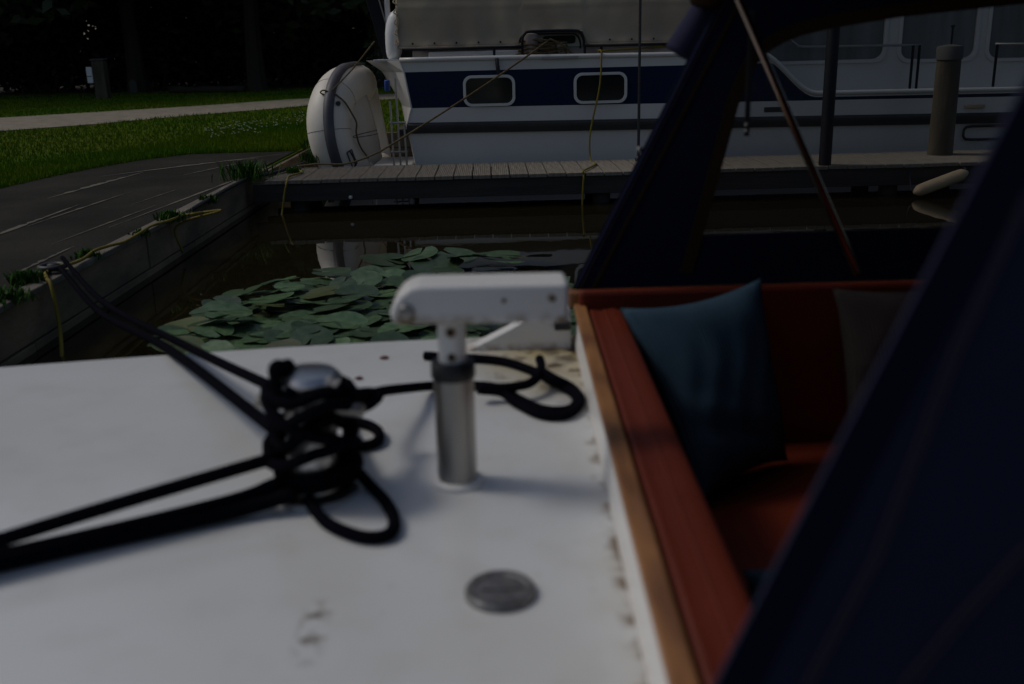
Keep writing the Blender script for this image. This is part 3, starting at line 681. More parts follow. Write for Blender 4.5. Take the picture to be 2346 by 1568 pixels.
m.grid(lambda u, v: (TX0 + (.012 * math.sin(v * 40) if v < 1 else 0) * (u < .02) + .02 * math.sin(u * 5 + 8 * v), 9.345 + .14 * v + u * (2.55 - .28 * v), 1.27 + v * 1.23), 20, 24)
m.grid(lambda u, v: (TX1 + .02 * math.sin(u * 5), 9.345 + .14 * v + u * (2.55 - .28 * v), 1.27 + v * 1.23), 8, 8)
m.grid(lambda u, v: (TX0 + (TX1 - TX0) * u, 9.485 + v * 2.27, 2.5 + .10 * math.sin(math.pi * v)), 20, 10)
m.grid(lambda u, v: (TX0 + (TX1 - TX0) * u, 11.895 - .14 * v, 1.27 + v * 1.23), 20, 6)
m.build("cover", 'tarp', tp, smooth=True, solid=.003)
x = TX0 + .14
em = MB().lathe((0, 0, 0), [(.008, -.004), (.009, 0), (.007, .005), (.003, .003)], 10, axis='Y').mesh("eyelet", 'darksteel')
while x < TX1:
    if not .25 < x < .95:
        o = bpy.data.objects.new("eyelet", em); COL.objects.link(o); o.parent = tp; o.matrix_parent_inverse = WM[tp.name].inverted(); u = (x - TX0) / (TX1 - TX0); o.location = (x, tarp_pt(u, .02)[1] - .012, hem(x) + .035)
    x += .2
MB().tube([tarp_pt(i / 60, 0) for i in range(61)], .008, 6).build("hem_cord", 'tarp', tp)
k = 0
for i in range(14):
    z = 1.29 + i * .09
    MB().tube(smooth_path([(TX0 + .01, 9.343 + .14 * (z - 1.27) / 1.23, z), (TX0 - .02, 9.35 + .14 * (z - 1.27) / 1.23, z + .02), (TX0 - .005, 9.38 + .14 * (z - 1.27) / 1.23, z + .05)], 3), .007, 5).build("lacing", 'tarp', tp)
# buoy-like bucket under the raised hem
t = thing("plastic_jug", "pale plastic jug standing beside the rope coil under the raised hem of the tarpaulin", "jug", (.385, 9.325, 1.12))
MB().lathe((.385, 9.325, 0), [(.05, 1.13), (.06, 1.14), (.063, 1.28), (.075, 1.33), (.07, 1.362), (.03, 1.372)], 18).build("body", 'taupe', t, auto=50)
MB().lathe((.385, 9.325, 0), [(.028, 1.373), (.028, 1.382), (.02, 1.385)], 12).build("lid", 'cream', t, auto=50)

# brown mooring rope with its coil
def ropeobj(name, runs, r, m, label, cat="rope", n=8, twist=True, group=None):
    b = MB()
    for pts in runs: b.tube(pts, r, n)
    return tag(b.build(name, m, smooth=True), label, cat, group)
A = Vector((.56, 9.25, 1.315)); q1 = pY(870, 348, 9.0); q2 = pz(795, 372, GZ + .02); q2.y = 8.9; q3 = Vector((-1.74, 8.88, GZ + .02))
q2 = Vector((-1.32, 8.86, GZ + .03))
line = []
for i in range(25):
    t_ = i / 24; p = A.lerp(Vector((q1.x, 8.98, q1.z)), t_); p.z -= .02 * math.sin(math.pi * t_); p.y = 9.27 + (8.98 - 9.27) * min(1, t_ * 7); line.append(p)
line += smooth_path([line[-1], Vector((-1.17, 8.93, GZ + .06)), q2, Vector((-1.55, 8.87, GZ + .035)), q3], 5)[1:]
r = random.Random(4); coil = []
for k in range(46):
    a = k * .55; coil.append(Vector((.45 + .20 * math.cos(a) * (1 - .006 * k) + r.uniform(-.02, .02), 9.31 + .05 * math.sin(a), 1.17 + .0032 * k + r.uniform(-.01, .01))))
wr = [Vector((.66 + .052 * math.cos(k * .5), 9.32 + .052 * math.sin(k * .5), 1.19 + .0025 * k)) for k in range(44)]
ropeobj("mooring_rope", [line, smooth_path(coil, 2), smooth_path(coil[-1:] + wr + [A], 1), smooth_path([A, A + Vector((.12, -.03, -.06)), A + Vector((.2, 0, -.14))], 4)], .009, 'ropebrown', "brown twisted mooring rope running from the cruiser's deck down to the jetty")
# yellow ropes
c0 = pY(1378, 122, 9.12); c1 = pY(1352, 368, 8.96)
c2 = pz(1347, 385, GZ + .012); f1 = pY(1338, 410, YA - .012); f2 = pY(1336, 470, YA - .012)
ropeobj("yellow_line", [smooth_path([(1.9, 9.40, 1.245), (1.45, 9.36, 1.22), (1.02, 9.2, 1.20), (c0.x, 9.11, c0.z), (c0.x - .02, 9.08, .9), (c1.x + .01, 9.03, .5), (c1.x, 8.94, GZ + .01), (c1.x, 8.5, GZ + .01), (f1.x, YA + .03, GZ + .01), (f1.x, YA - .008, GZ - .02), (f1.x - .01, YA - .012, .12), (f1.x - .02, YA - .03, -.1)], 8)], .008, 'yellow', "thin yellow line hanging down the cruiser's side and over the jetty")
a = pY(690, 392, 8.4); ec = [pz(682, 378, GZ + .015), pz(668, 385, GZ + .02), pz(690, 393, GZ + .015), pz(685, 398, GZ + .012), pz(662, 405, GZ + .015)]
fl = [pY(656, 416, YA - .015), pY(651, 450, YA - .03), pY(644, 500, YA - .14), pY(636, 565, YA - .75)]
fl[-1].z = -.02
ropeobj("yellow_rope", [smooth_path(ec + [Vector((fl[0].x, YA - .01, GZ - .02))] + fl[1:], 7)], .008, 'yellow', "yellow rope tied round the jetty's corner and trailing into the water")
cab_pts = [pz(x, y, GZ + .03) for x, y in ((465, 487), (445, 493), (420, 492), (385, 505), (350, 520), (320, 534), (285, 551), (250, 566), (216, 577), (190, 590), (160, 606), (138, 613), (116, 614), (104, 625))]
for i, p in enumerate(cab_pts): p.z = GZ + .03 + .008 * math.sin(i * 1.9)
ropeobj("yellow_cable", [smooth_path(cab_pts, 5), smooth_path([cab_pts[0], cab_pts[0] + Vector((.12, -.03, .01)), Vector((-1.975, cab_pts[0].y - .06, .22)), Vector((-1.95, cab_pts[0].y - .08, .05))], 5)], .008, 'yellow', "yellow cable lying along the quay edge among weeds")
a = pz(108, 640, GZ + .02)
ropeobj("yellow_mooring_line", [smooth_path([cab_pts[-1], a, Vector((-1.97, a.y - .05, GZ)), Vector((-1.93, a.y - .12, .1)), Vector((-1.86, a.y - .3, -.02))], 6)], .009, 'yellow', "yellow line dropping down the quay wall beside the black mooring ropes")
# dark hose along the quay edge near the jetty
hp = [pz(x, y, GZ + .02) for x, y in ((700, 372), (640, 393), (575, 407), (530, 428), (500, 445), (470, 462), (440, 480))]
ropeobj("black_hose", [smooth_path(hp, 5)], .014, 'black', "black hose lying on the quay edge by the jetty corner", "hose")

# ================================================================== INFLATABLE DINGHY
dg = thing("inflatable_dinghy", "pale grey inflatable dinghy tipped on its side at the cruiser's stern", "dinghy", (-1.35, 10.3, 0))
def dpath():
    pts = []
    zt, zb, yb = .93, .02, 9.46
    for y in (11.6, 11.1, 10.6, 10.2): pts.append(Vector((-1.385, y - .1, zt)))
    for k in range(1, 12):
        a = math.pi * k / 12; zc = (zt + zb) / 2; rz = (zt - zb) / 2
        y = 10.05 - .62 * math.sin(a) ** .85; z = zc + rz * math.cos(a)
        x = -1.31 - .20 * math.sin(a) ** 1.2 - .075 * math.cos(a)
        pts.append(Vector((x, y, z)))
    for y in (10.2, 10.6, 11.1, 11.6): pts.append(Vector((-1.23, y - .1, zb)))
    return smooth_path(pts, 4)
DP = dpath(); nD = len(DP)
rad = [.205 - .0 * i for i in range(nD)]
for e in range(8): rad[e] = .205 * (.25 + .75 * math.sin(math.pi / 2 * e / 8)); rad[-1 - e] = rad[e]
tube_o = MB().tube(DP, rad, 28).build("tube", 'pvc', dg, smooth=True)
DC = Vector((-1.32, 10.8, .47))
sm = MB(); prev = None
for i, p in enumerate(DP):
    if i < 8 or i > nD - 9: continue
    t_ = (DP[i + 1] - DP[i - 1]).normalized(); xax = Vector((1, 0, 0)); xax = (xax - t_ * xax.dot(t_)).normalized(); out = xax.cross(t_)
    if out.dot(p - DC) < 0: out = -out
    row = []
    for an, rr in ((-.24, .203), (-.22, .222), (0, .232), (.22, .222), (.24, .203)):
        an += .15; row.append(tuple(p + (out * math.cos(an) + xax * math.sin(an)) * rr))
    k = len(sm.v); sm.v += row
    if prev is not None:
        for j in range(4): sm.f.append((prev + j, prev + j + 1, k + j + 1, k + j)); sm.mi.append(0)
    prev = k
sm.build("rubbing_strake", 'strakegrey', dg, smooth=True)
# seams round the tube
for i in (22, 34, 50):
    p = DP[i]; t_ = (DP[i + 1] - DP[i - 1]).normalized(); up = Vector((1, 0, 0)); up = (up - t_ * up.dot(t_)).normalized(); s_ = t_.cross(up)
    MB().tube([p + (up * math.cos(a) + s_ * math.sin(a)) * .2045 for a in [k * math.pi / 16 for k in range(33)]], .003, 5).build("seam_tape", 'strakegrey', dg)
# floor with keel
def floor_pt(u, v):
    i = int(14 + u * 22.5); a = DP[i]; b = DP[nD - 1 - i]; q = a.lerp(b, v)
    return (q.x + .165 + .03 * math.sin(math.pi * v), q.y, q.z)
MB().grid(floor_pt, 22, 12).build("floor", 'pvcgrey', dg, smooth=True, solid=.01)
for z_ in (.50, .46):
    MB().tube([floor_pt(u / 10, .5 + (.47 - z_)) for u in range(0, 11)], .008, 5).build("floor_batten", 'strakegrey', dg)
MB().prism([(-1.38, 11.1, -.1), (-1.09, 11.1, -.1), (-1.24, 11.1, .93), (-1.53, 11.1, .93)], (0, .04, 0)).build("transom_board", 'pvcgrey', dg, bevel=.01)
def on_tube(i, an, rr=.207):
    p = DP[i]; t_ = (DP[i + 1] - DP[i - 1]).normalized(); x_ = Vector((1, 0, 0)); x_ = (x_ - t_ * x_.dot(t_)).normalized(); o_ = x_.cross(t_)
    if o_.dot(p - DC) < 0: o_ = -o_
    return p + (o_ * math.cos(an) + x_ * math.sin(an)) * rr
def patch(i0, i1, a0, a1, name):      # outlined grab-handle patch
    c = [on_tube(i0, a0), on_tube(i0, (a0 + a1) / 2), on_tube(i0, a1), on_tube((i0 + i1) // 2, a1), on_tube(i1, a1), on_tube(i1, (a0 + a1) / 2), on_tube(i1, a0), on_tube((i0 + i1) // 2, a0), on_tube(i0, a0)]
    o = MB().tube(c, .008, 6).build(name, 'strakegrey', dg)
    MB().tube([on_tube(i0, (a0 + a1) / 2, .215), on_tube((i0 + i1) // 2, (a0 + a1) / 2, .235), on_tube(i1, (a0 + a1) / 2, .215)], .007, 6).build("handle_strap", 'black', o)
patch(44, 48, -.75, -.45, "handle_patch"); patch(40, 44, .75, 1.05, "handle_patch")
gl = [on_tube(26, .3, .225), on_tube(27, .8, .225), on_tube(29, 1.2, .24), on_tube(32, 1.4, .27), on_tube(36, 1.5, .25), on_tube(41, 1.5, .25), on_tube(46, 1.6, .26)]
MB().tube(smooth_path(gl, 5), .008, 6).build("grab_line", 'ropebrown', dg)
MB().lathe(on_tube(28, .55, .215), [(.02, -.02), (.025, 0), (.018, .02)], 8, axis='Y').build("line_ring", 'black', dg)
a = on_tube(26, .15, .22)
ropeobj("dinghy_painter", [smooth_path([a, a.lerp(pY(858, 95, 9.58), .5) - Vector((0, 0, .02)), pY(858, 95, 9.58)], 6), smooth_path([a, a + Vector((-.06, 0, .02)), a + Vector((-.09, 0, .0)), a + Vector((-.05, 0, -.02)), a], 4)], .007, 'ropebrown', "thin tan line holding the dinghy up to the dark davit")

# ================================================================== LILY PADS
def padmesh(seed, m):
    r = random.Random(seed); v = [(0, 0, .0)]; n = 22; ph = r.uniform(0, 6.28); amp = r.uniform(.02, .075)
    rings = []
    for q in (.5, 1.0):
        row = []
        for k in range(n + 1):
            a = math.radians(7) + (2 * math.pi - math.radians(14)) * k / n
            rr = q * (1 + .03 * math.sin(2 * a + ph)) * (1 if 0 < k < n or q < 1 else .86)
            z = .012 * q + (amp * math.sin(2 * a + ph) + .014 * math.sin(5 * a + ph * 2)) * q * q
            if q == 1: z += r.uniform(-.006, .012) + .02
            row.append(len(v)); v.append((rr * math.cos(a) * 1.1, rr * math.sin(a), z))
        rings.append(row)
    f = []
    for k in range(n):
        f.append((0, rings[0][k], rings[0][k + 1])); f.append((rings[0][k], rings[1][k], rings[1][k + 1], rings[0][k + 1]))
    me = bpy.data.meshes.new("lily_pad"); me.from_pydata(v, [], f); me.materials.append(MT[m]); me.polygons.foreach_set("use_smooth", [True] * len(f)); return me
for _k in ('lily', 'lilyold'):
    _t = MT[_k].node_tree; _b = _t.nodes["Principled BSDF"]; _src = _b.inputs["Base Color"].links[0].from_socket
    _oi = _t.nodes.new("ShaderNodeObjectInfo"); _hs = _t.nodes.new("ShaderNodeHueSaturation"); _mr = _t.nodes.new("ShaderNodeMapRange")
    _mr.inputs[3].default_value = .7; _mr.inputs[4].default_value = 2.1; _t.links.new(_oi.outputs["Random"], _mr.inputs[0]); _t.links.new(_mr.outputs[0], _hs.inputs["Value"])
    _t.links.new(_src, _hs.inputs["Color"]); _t.links.new(_hs.outputs[0], _b.inputs["Base Color"]); _b.inputs["Roughness"].default_value = .33
PM = [padmesh(s, 'lily') for s in range(6)] + [padmesh(20, 'lilyold')]
def inside(x, y, P):
    c = False; j = len(P) - 1
    for i in range(len(P)):
        if (P[i][1] > y) != (P[j][1] > y) and x < (P[j][0] - P[i][0]) * (y - P[i][1]) / (P[j][1] - P[i][1]) + P[i][0]: c = not c
        j = i
    return c
main_poly = [(p.x, p.y) for p in [pz(x, y, 0) for x, y in ((370, 820), (440, 745), (560, 695), (640, 664), (730, 650), (830, 643), (1000, 645), (1180, 652), (1290, 665), (1430, 715), (1330, 790), (1370, 860), (1150, 935), (880, 905), (640, 955), (450, 880))]]
far_poly = [(p.x, p.y) for p in [pz(x, y, 0) for x, y in ((815, 615), (870, 603), (960, 600), (1090, 602), (1215, 609), (1220, 628), (1000, 632), (880, 628))]]
r = random.Random(21); pads = []
def try_pad(poly, n, dmin, rlo, rhi):
    xs = [p[0] for p in poly]; ys = [p[1] for p in poly]; tries = 0; c = 0
    while c < n and tries < 6000:
        tries += 1; x, y = r.uniform(min(xs), max(xs)), r.uniform(min(ys), max(ys))
        if not inside(x, y, poly) or any((x - a) ** 2 + (y - b) ** 2 < dmin ** 2 for a, b, _ in pads): continue
        pads.append((x, y, r.uniform(rlo, rhi))); c += 1
try_pad(far_poly, 18, .17, .11, .16); n_far = len(pads); try_pad(main_poly, 272, .086, .072, .112)
for i, (x, y, s) in enumerate(pads):
    o = bpy.data.objects.new("lily_pad", PM[6] if i % 13 == 5 else PM[i % 6]); COL.objects.link(o)
    o.location = (x, y, .010 + .012 * (i % 4) + r.uniform(0, .012)); s_ = s; up = r.random() < .5
    o.scale = (s_, s_, s_); o.rotation_euler = (r.gauss(0, .06) - (.16 * r.random() if up else 0), r.gauss(0, .06 if not up else .14), r.uniform(0, 6.28))
    if up: o.location.z += .03
    if i % 13 == 5: tag(o, "yellowing round lily pad floating among the green ones between boat and quay", "lily pad", "yellowing lily pads")
    elif i < n_far: tag(o, "green lily pad in the small outlying patch nearest the jetty", "lily pad", "lily pads of the outlying patch")
    elif up: tag(o, "green lily pad with a lifted edge in the main raft behind the tiller", "lily pad", "lifted lily pads of the main raft")
    else: tag(o, "flat green notched lily pad in the main raft behind the tiller", "lily pad", "flat lily pads of the main raft")

# ================================================================== WEEDS ON THE QUAY
def weed(px_, py_, h, spread, n, seed, label, wide=.02):
    wide *= .42; n = int(n * 1.5); h *= .8; spread *= .85
    r = random.Random(seed); c = pz(px_, py_, GZ); m = MB()
    for _ in range(n):
        a = r.uniform(0, 6.28); ln = h * r.uniform(.5, 1.1); b = c + Vector((r.gauss(0, spread * .35), r.gauss(0, spread * .35), -.01)); d = Vector((math.cos(a), math.sin(a), 0)); side = Vector((-d.y, d.x, 0)) * wide * r.uniform(.5, 1.1)
        tip = b + d * ln * r.uniform(.2, .8) + Vector((0, 0, ln)); mid = b.lerp(tip, .55) + Vector((0, 0, ln * .15)); k = len(m.v)
        m.v += [tuple(b - side * .3), tuple(b + side * .3), tuple(mid + side), tuple(mid - side), tuple(tip)]; m.f += [(k, k + 1, k + 2, k + 3), (k + 3, k + 2, k + 4)]; m.mi += [0, 0]
    t = thing("weed", label, "weed", c)
    me = rawmesh(m, "leaf_tuft", 'weed'); link("leaf_tuft", me, t)
    s = MB()
    for k in range(5):
        a = r.uniform(0, 6.28); s.tube([c + Vector((0, 0, -.02)), c + Vector((.3 * spread * math.cos(a), .3 * spread * math.sin(a), h * .9))], .004, 4)
    s.build("stem", 'weed', t)
weed(563, 412, .21, .30, 190, 1, "tall leafy weed clump growing by the jetty's landward end", .015)
weed(672, 396, .08, .12, 60, 2, "low weed beside the yellow rope at the jetty corner")
weed(478, 462, .07, .10, 60, 3, "small weed on the quay edge by the black hose")
weed(392, 505, .09, .14, 90, 4, "weed tuft where the yellow cable bends over the edge")
weed(322, 538, .05, .08, 40, 8, "tiny weed sprouting under the yellow cable")
weed(200, 592, .07, .08, 60, 5, "weed tuft between the cable and the mooring ring")
weed(60, 650, .09, .12, 90, 6, "broad dark weed beyond the mooring ring on the quay")
weed(15, 690, .08, .14, 80, 7, "dark weed at the quay edge nearest our boat")
weed(715, 372, .16, .16, 100, 9, "upright weed behind the dinghy's lower tube", .016)
weed(735, 340, .18, .3, 160, 10, "leafy weeds in the grass behind the dinghy", .02)

# ================================================================== OUR BOAT
DZ = .52
ob = thing("open_boat", "white steel open boat with varnished coaming and red upholstered cockpit", "boat", (1.2, 1.5, 0))
def edge(x):                              # half-beam of the deck
    return .865 - .028 * x * x * .0 - .105 * max(0, -x) ** 1.6 if x < 0 else .865
xs = [-1.7 + .1 * i for i in range(18)] + [.10, .19]
top = [(x, 1.5 + edge(x), DZ) for x in xs]; bot = [(x, 1.5 - edge(x), DZ) for x in xs]
poly = top + bot[::-1]
MB().prism([(a, b, DZ - .02) for a, b, c in poly], (0, 0, .02)).build("aft_deck", 'deck', ob, bevel=.006)
hx = xs + [.6, 1.2, 2, 2.8, 3.4]
hl = MB()
for side in (1, -1):
    for a, b in zip(hx, hx[1:]):
        k = len(hl.v)
        e = lambda x: edge(x) if x < .195 else .865 - .12 * max(0, (x - 1.5) / 2) ** 2
        za = DZ - .004 if a < .195 else .615; zb = DZ - .004 if b < .195 else .615
        hl.v += [(a, 1.5 + side * (e(a) - .004), za), (b, 1.5 + side * (e(b) - .004), zb), (b, 1.5 + side * (e(b) * .93), -.25), (a, 1.5 + side * (e(a) * .93), -.25)]; hl.f.append((k, k + 1, k + 2, k + 3)); hl.mi.append(0)
e0 = edge(-1.7); e1 = .865 - .12 * .95 ** 2
for X_, e_, z_ in ((-1.7, e0, DZ - .004), (3.4, e1, .615)):
    k = len(hl.v); hl.v += [(X_, 1.5 - e_ + .004, z_), (X_, 1.5 + e_ - .004, z_), (X_, 1.5 + e_ * .93, -.25), (X_, 1.5 - e_ * .93, -.25)]; hl.f.append((k, k + 1, k + 2, k + 3)); hl.mi.append(0)
hl.build("hull", 'hullwhite', ob)
# coaming across the boat (white lip, varnished cap, red roll)
cz = .597
MB().prism([(.149, .68, DZ + .001), (.172, .68, DZ + .001), (.182, .68, cz), (.158, .68, cz)], (.036, 1.60, 0)).build("coaming", rusty('coamingpaint', .50, .55, []), ob, bevel=.006)
MB().prism([(.154, .68, cz + .002), (.184, .68, cz + .002), (.184, .68, cz + .016), (.154, .68, cz + .016)], (.034, 1.63, 0)).build("coaming_cap", 'varnish', ob, bevel=.004)
rp = [(.196, cz - .06), (.280, cz - .06), (.285, cz - .02), (.279, cz + .004), (.255, cz + .012), (.225, cz + .006), (.200, cz + .010), (.196, cz)]
MB().prism([(x - .007, .70, z) for x, z in rp], (.031, 1.58, 0)).build("padded_rail", 'red', ob, bevel=.006, auto=35)
MB().tube([(.231, .705, cz + .0085), (.260, 2.275, cz + .0085)], .0022, 6).build("seam_piping", 'red', ob)
# cockpit
MB().quadbox((.20, 2.285, .12), (3.2, 2.315, .648)).build("side_backrest", 'red', ob, bevel=.01)
MB().quadbox((.20, .685, .12), (3.2, .715, .60)).build("near_backrest", 'red', ob, bevel=.01)
MB().quadbox((.20, .72, .12), (.225, 2.28, .535)).build("aft_backrest", 'red', ob, bevel=.006)
MB().quadbox((.228, 1.02, .17), (3.1, 2.28, .25)).build("seat", 'red', ob, bevel=.018)
MB().quadbox((.228, .72, -.05), (3.2, 2.28, -.02)).build("cockpit_floor", 'varnish', ob)
for sgn in (1, -1):
    y_ = 1.5 + sgn * .845
    MB().quadbox((.178, min(y_ - .028, y_ + .028), .60), (3.3, max(y_ - .028, y_ + .028), .638)).build("side_coaming", 'varnish', ob, bevel=.006)
# bulwark at the far deck edge
bp = [(-.075, DZ), (-.02, .545), (.03, .57), (.08, .598), (.12, .612), (.176, .616), (.176, DZ - .006), (-.075, DZ - .006)]
MB().prism([(x, 2.245, z) for x, z in bp], (0, .05, 0)).build("bulwark", rusty('bulwarkpaint', .515, .54, []), ob, bevel=.005)
MB().prism([(x, .705, z) for x, z in bp], (0, .05, 0)).build("near_bulwark", rusty('bulwarkpaint', .515, .54, []), ob, bevel=.005)
a = pY(1287, 745, 2.24); MB().quadbox((a.x - .018, 2.222, a.z - .009), (a.x + .02, 2.244, a.z + .009)).build("canopy_stud_block", 'black', ob, bevel=.003)
# deck filler cap
fc = pz(1147, 1362, DZ); fo = MB().lathe((fc.x, fc.y, DZ), [(.047, 0), (.047, .007), (.044, .011), (.036, .011), (.034, .0085), (.01, .0085)], 32).build("filler_cap", 'capmetal', ob, auto=30)
MB().quadbox((fc.x - .026, fc.y - .004, DZ + .0086), (fc.x + .026, fc.y + .004, DZ + .0115)).build("key_slot_bar", 'capmetal', fo, bevel=.001)
for k in range(9):
    a = math.radians(200 + k * 17); p = Vector((fc.x + .0405 * math.cos(a), fc.y + .0405 * math.sin(a), DZ + .0108))
    MB().quadbox((p.x - .002, p.y - .003, p.z), (p.x + .002, p.y + .003, p.z + .0012)).build("embossed_mark", 'capmetal', fo)
# bollard
bc = Vector((-.302, 1.475, DZ))
MT['polished'] = mat('polished', (0.62, 0.62, 0.62), 0.3, metal=1.0)
bo = MB().lathe(bc, [(.07, 0), (.07, .008), (.046, .014), (.042, .03), (.040, .165), (.052, .185), (.054, .198), (.046, .207), (.02, .210)], 28).build("bollard", 'polished', ob, auto=35)
MB().tube([bc + Vector((-.088, .03, .15)), bc + Vector((.088, -.03, .15))], .011, 10).build("cross_bar", 'steel', bo, smooth=True)

# black mooring ropes
RR = .0100
r = random.Random(17)
def P_(x, y, z=DZ + RR): return pz(x, y, z)
wrap = []
for k in range(84):
    a = k * .31; zz = DZ + .078 + .098 * (k / 84) + .017 * math.sin(k * .31 + k * .045) + .008 * math.sin(k * .9); rr = .053 + .018 * (math.sin(k * .13) * .5 + .5) + r.uniform(-.002, .002)
    wrap.append(bc + Vector((rr * math.cos(a), rr * math.sin(a), zz - DZ)))
lowwrap = [bc + Vector(((.056 + .014 * (k > 40)) * math.cos(k * .3), (.056 + .014 * (k > 40)) * math.sin(k * .3), .022 + .0006 * k)) for k in range(52)]
diag = []
for k in range(30):
    a = k * .33; diag.append(bc + Vector(((.068 + .004 * math.sin(k)) * math.cos(a), (.068 + .004 * math.sin(k)) * math.sin(a), .12 + .062 * math.sin(a * .5 + .6))))
bow1 = smooth_path([pY(640, 900, 1.44), pY(628, 850, 1.43), pY(640, 838, 1.45), pY(655, 855, 1.47), pY(668, 905, 1.42)], 5)
bow2 = smooth_path([pY(655, 905, 1.46), pY(648, 850, 1.46), pY(660, 836, 1.48), pY(668, 850, 1.49), pY(720, 860, 1.53), pY(765, 880, 1.52), pY(783, 905, 1.5), pY(775, 950, 1.46)], 6)
loopA = smooth_path([bc + Vector((.0, -.072, .02)), P_(712, 1155), P_(745, 1195), P_(800, 1222), P_(850, 1232), P_(893, 1222), P_(903, 1190), P_(882, 1148), P_(848, 1112), P_(815, 1075, DZ + .03), P_(790, 1040, DZ + .05), bc + Vector((.066, .0, .06))], 6)
loopB = smooth_path([bc + Vector((.06, -.02, .05)), P_(795, 1018), P_(835, 1022), P_(866, 1010), P_(866, 988), P_(838, 972), P_(800, 972), bc + Vector((.05, .04, .06))], 6)
loopC = smooth_path([bc + Vector((.064, .0, .13)), pY(800, 945, 1.55), pY(845, 928, 1.6), pY(868, 905, 1.64), pY(845, 900, 1.63), pY(800, 905, 1.55), bc + Vector((.05, .03, .16))], 6)
tail = smooth_path([bc + Vector((.055, .02, .16)), P_(830, 912, .62), P_(868, 898, .60), P_(930, 890, .57), P_(1000, 884), P_(1090, 884), P_(1150, 892), P_(1190, 915), P_(1250, 940), P_(1305, 938), P_(1322, 915), P_(1300, 892), P_(1260, 872), P_(1225, 852), P_(1150, 828), P_(1060, 820), P_(972, 815)], 6)
knot = smooth_path([P_(1100, 888, DZ + .03), P_(1160, 888, DZ + .03), P_(1210, 880, DZ + .03), P_(1234, 860, DZ + .035), P_(1240, 838, DZ + .035), P_(1236, 822, DZ + .04)], 5)
tail2 = smooth_path([P_(1095, 893, DZ + .03), P_(1150, 900, DZ + .02), P_(1185, 925), P_(1240, 950), P_(1300, 950), P_(1330, 920), P_(1312, 890), P_(1270, 868, DZ + .03), P_(1240, 850, DZ + .035)], 6)
ropeobj("mooring_rope", [smooth_path(wrap, 1), lowwrap, diag, bow1, bow2, loopA, loopB, loopC, tail, tail2, knot], RR, 'ropeblack', "black mooring rope wound many times round the deck bollard with loose loops", n=10)
wend = bc + Vector((-.05, .05, .11)); qz = Vector((-2.04, 4.55, GZ + .035))
def span(a, b, sag, n=14): return [a.lerp(b, i / n) - Vector((0, 0, sag * math.sin(math.pi * i / n))) for i in range(n + 1)]
e1, e2 = pz(420, 790, DZ + .035), pz(378, 795, DZ + .014)
ropeobj("mooring_rope", [smooth_path([bc + Vector((-.03, .062, .14)), e1, e1.lerp(qz, .5) - Vector((0, 0, .03)), qz + Vector((.0, .05, .03))], 8)], .0105, 'ropeblack', "upper black mooring rope stretched from the bollard to the quay ring")
ropeobj("mooring_rope", [smooth_path([bc + Vector((-.055, .03, .09)), e2, e2.lerp(qz, .5) - Vector((0, 0, .06)), qz], 8)], .0115, 'ropeblack', "lower black mooring rope brushing the deck edge towards the quay ring")
lq = Vector((-2.05, .55, GZ + .06))
f0 = pz(0, 1238, DZ + .05); ropeobj("mooring_rope", [smooth_path([bc + Vector((-.045, -.02, .075)), f0, f0 + (f0 - bc - Vector((0, 0, .1))) * .9, lq + Vector((.02, .06, .06))], 8)], .0115, 'ropeblack', "single black rope held clear above its shadow, leading off over the stern deck")
f0 = pz(0, 1292, DZ + .014); ropeobj("mooring_rope", [smooth_path([bc + Vector((-.02, -.07, .03)), bc.lerp(f0, .3) + Vector((0, -.03, .012)), f0, f0 + (f0 - bc) * .9, lq], 8)], .0125, 'ropeblack', "black rope lying low across the deck, outermost of the stern pair")
f0 = pz(0, 1274, DZ + .016); ropeobj("mooring_rope", [smooth_path([bc + Vector((-.05, -.05, .04)), bc.lerp(f0, .3) + Vector((-.01, -.012, .016)), f0, f0 + (f0 - bc) * .9, lq + Vector((0, .03, .02))], 8)], .0125, 'ropeblack', "black rope lying low across the deck, inner one of the stern pair")
# quay rings the ropes are tied to
for (c, lab) in ((qz, "dark iron mooring ring with black ropes beside the weeds on the quay"), (lq, "dark iron mooring ring at the quay edge near the boat's stern")):
    t = thing("mooring_ring", lab, "mooring ring", (c.x, c.y, GZ))
    MB().lathe((c.x - .03, c.y, GZ), [(.06, .0), (.06, .012), (.03, .02), (.024, .045), (.015, .05)], 14).build("base", 'black', t, auto=40)
    MB().tube([c + Vector((-.03 + .055 * math.cos(a), .055 * math.sin(a), .0)) for a in [k * math.pi / 10 for k in range(21)]], .013, 8).build("ring", 'black', t, smooth=True)
# fallen leaves on deck
for px_, py_, s, a, lab in ((822, 868, .011, .5, "dark red curled leaf lying on the deck behind the bollard"), (880, 821, .013, 0, "thin dark red leaf lying on the deck towards the water")):
    c = pz(px_, py_, DZ + .0012); m = MB()
    m.grid(lambda u, v: (c.x + s * (u - .5) * 1.6, c.y + s * 1.8 * (v - .5) * math.sin(math.pi * min(max(u, .06), .94)), c.z + .0018 * (2 * v - 1) ** 2 + .001 * u), 6, 4)
    tag(m.build("fallen_leaf", 'deadleaf', smooth=True, solid=.001), lab, "leaf")

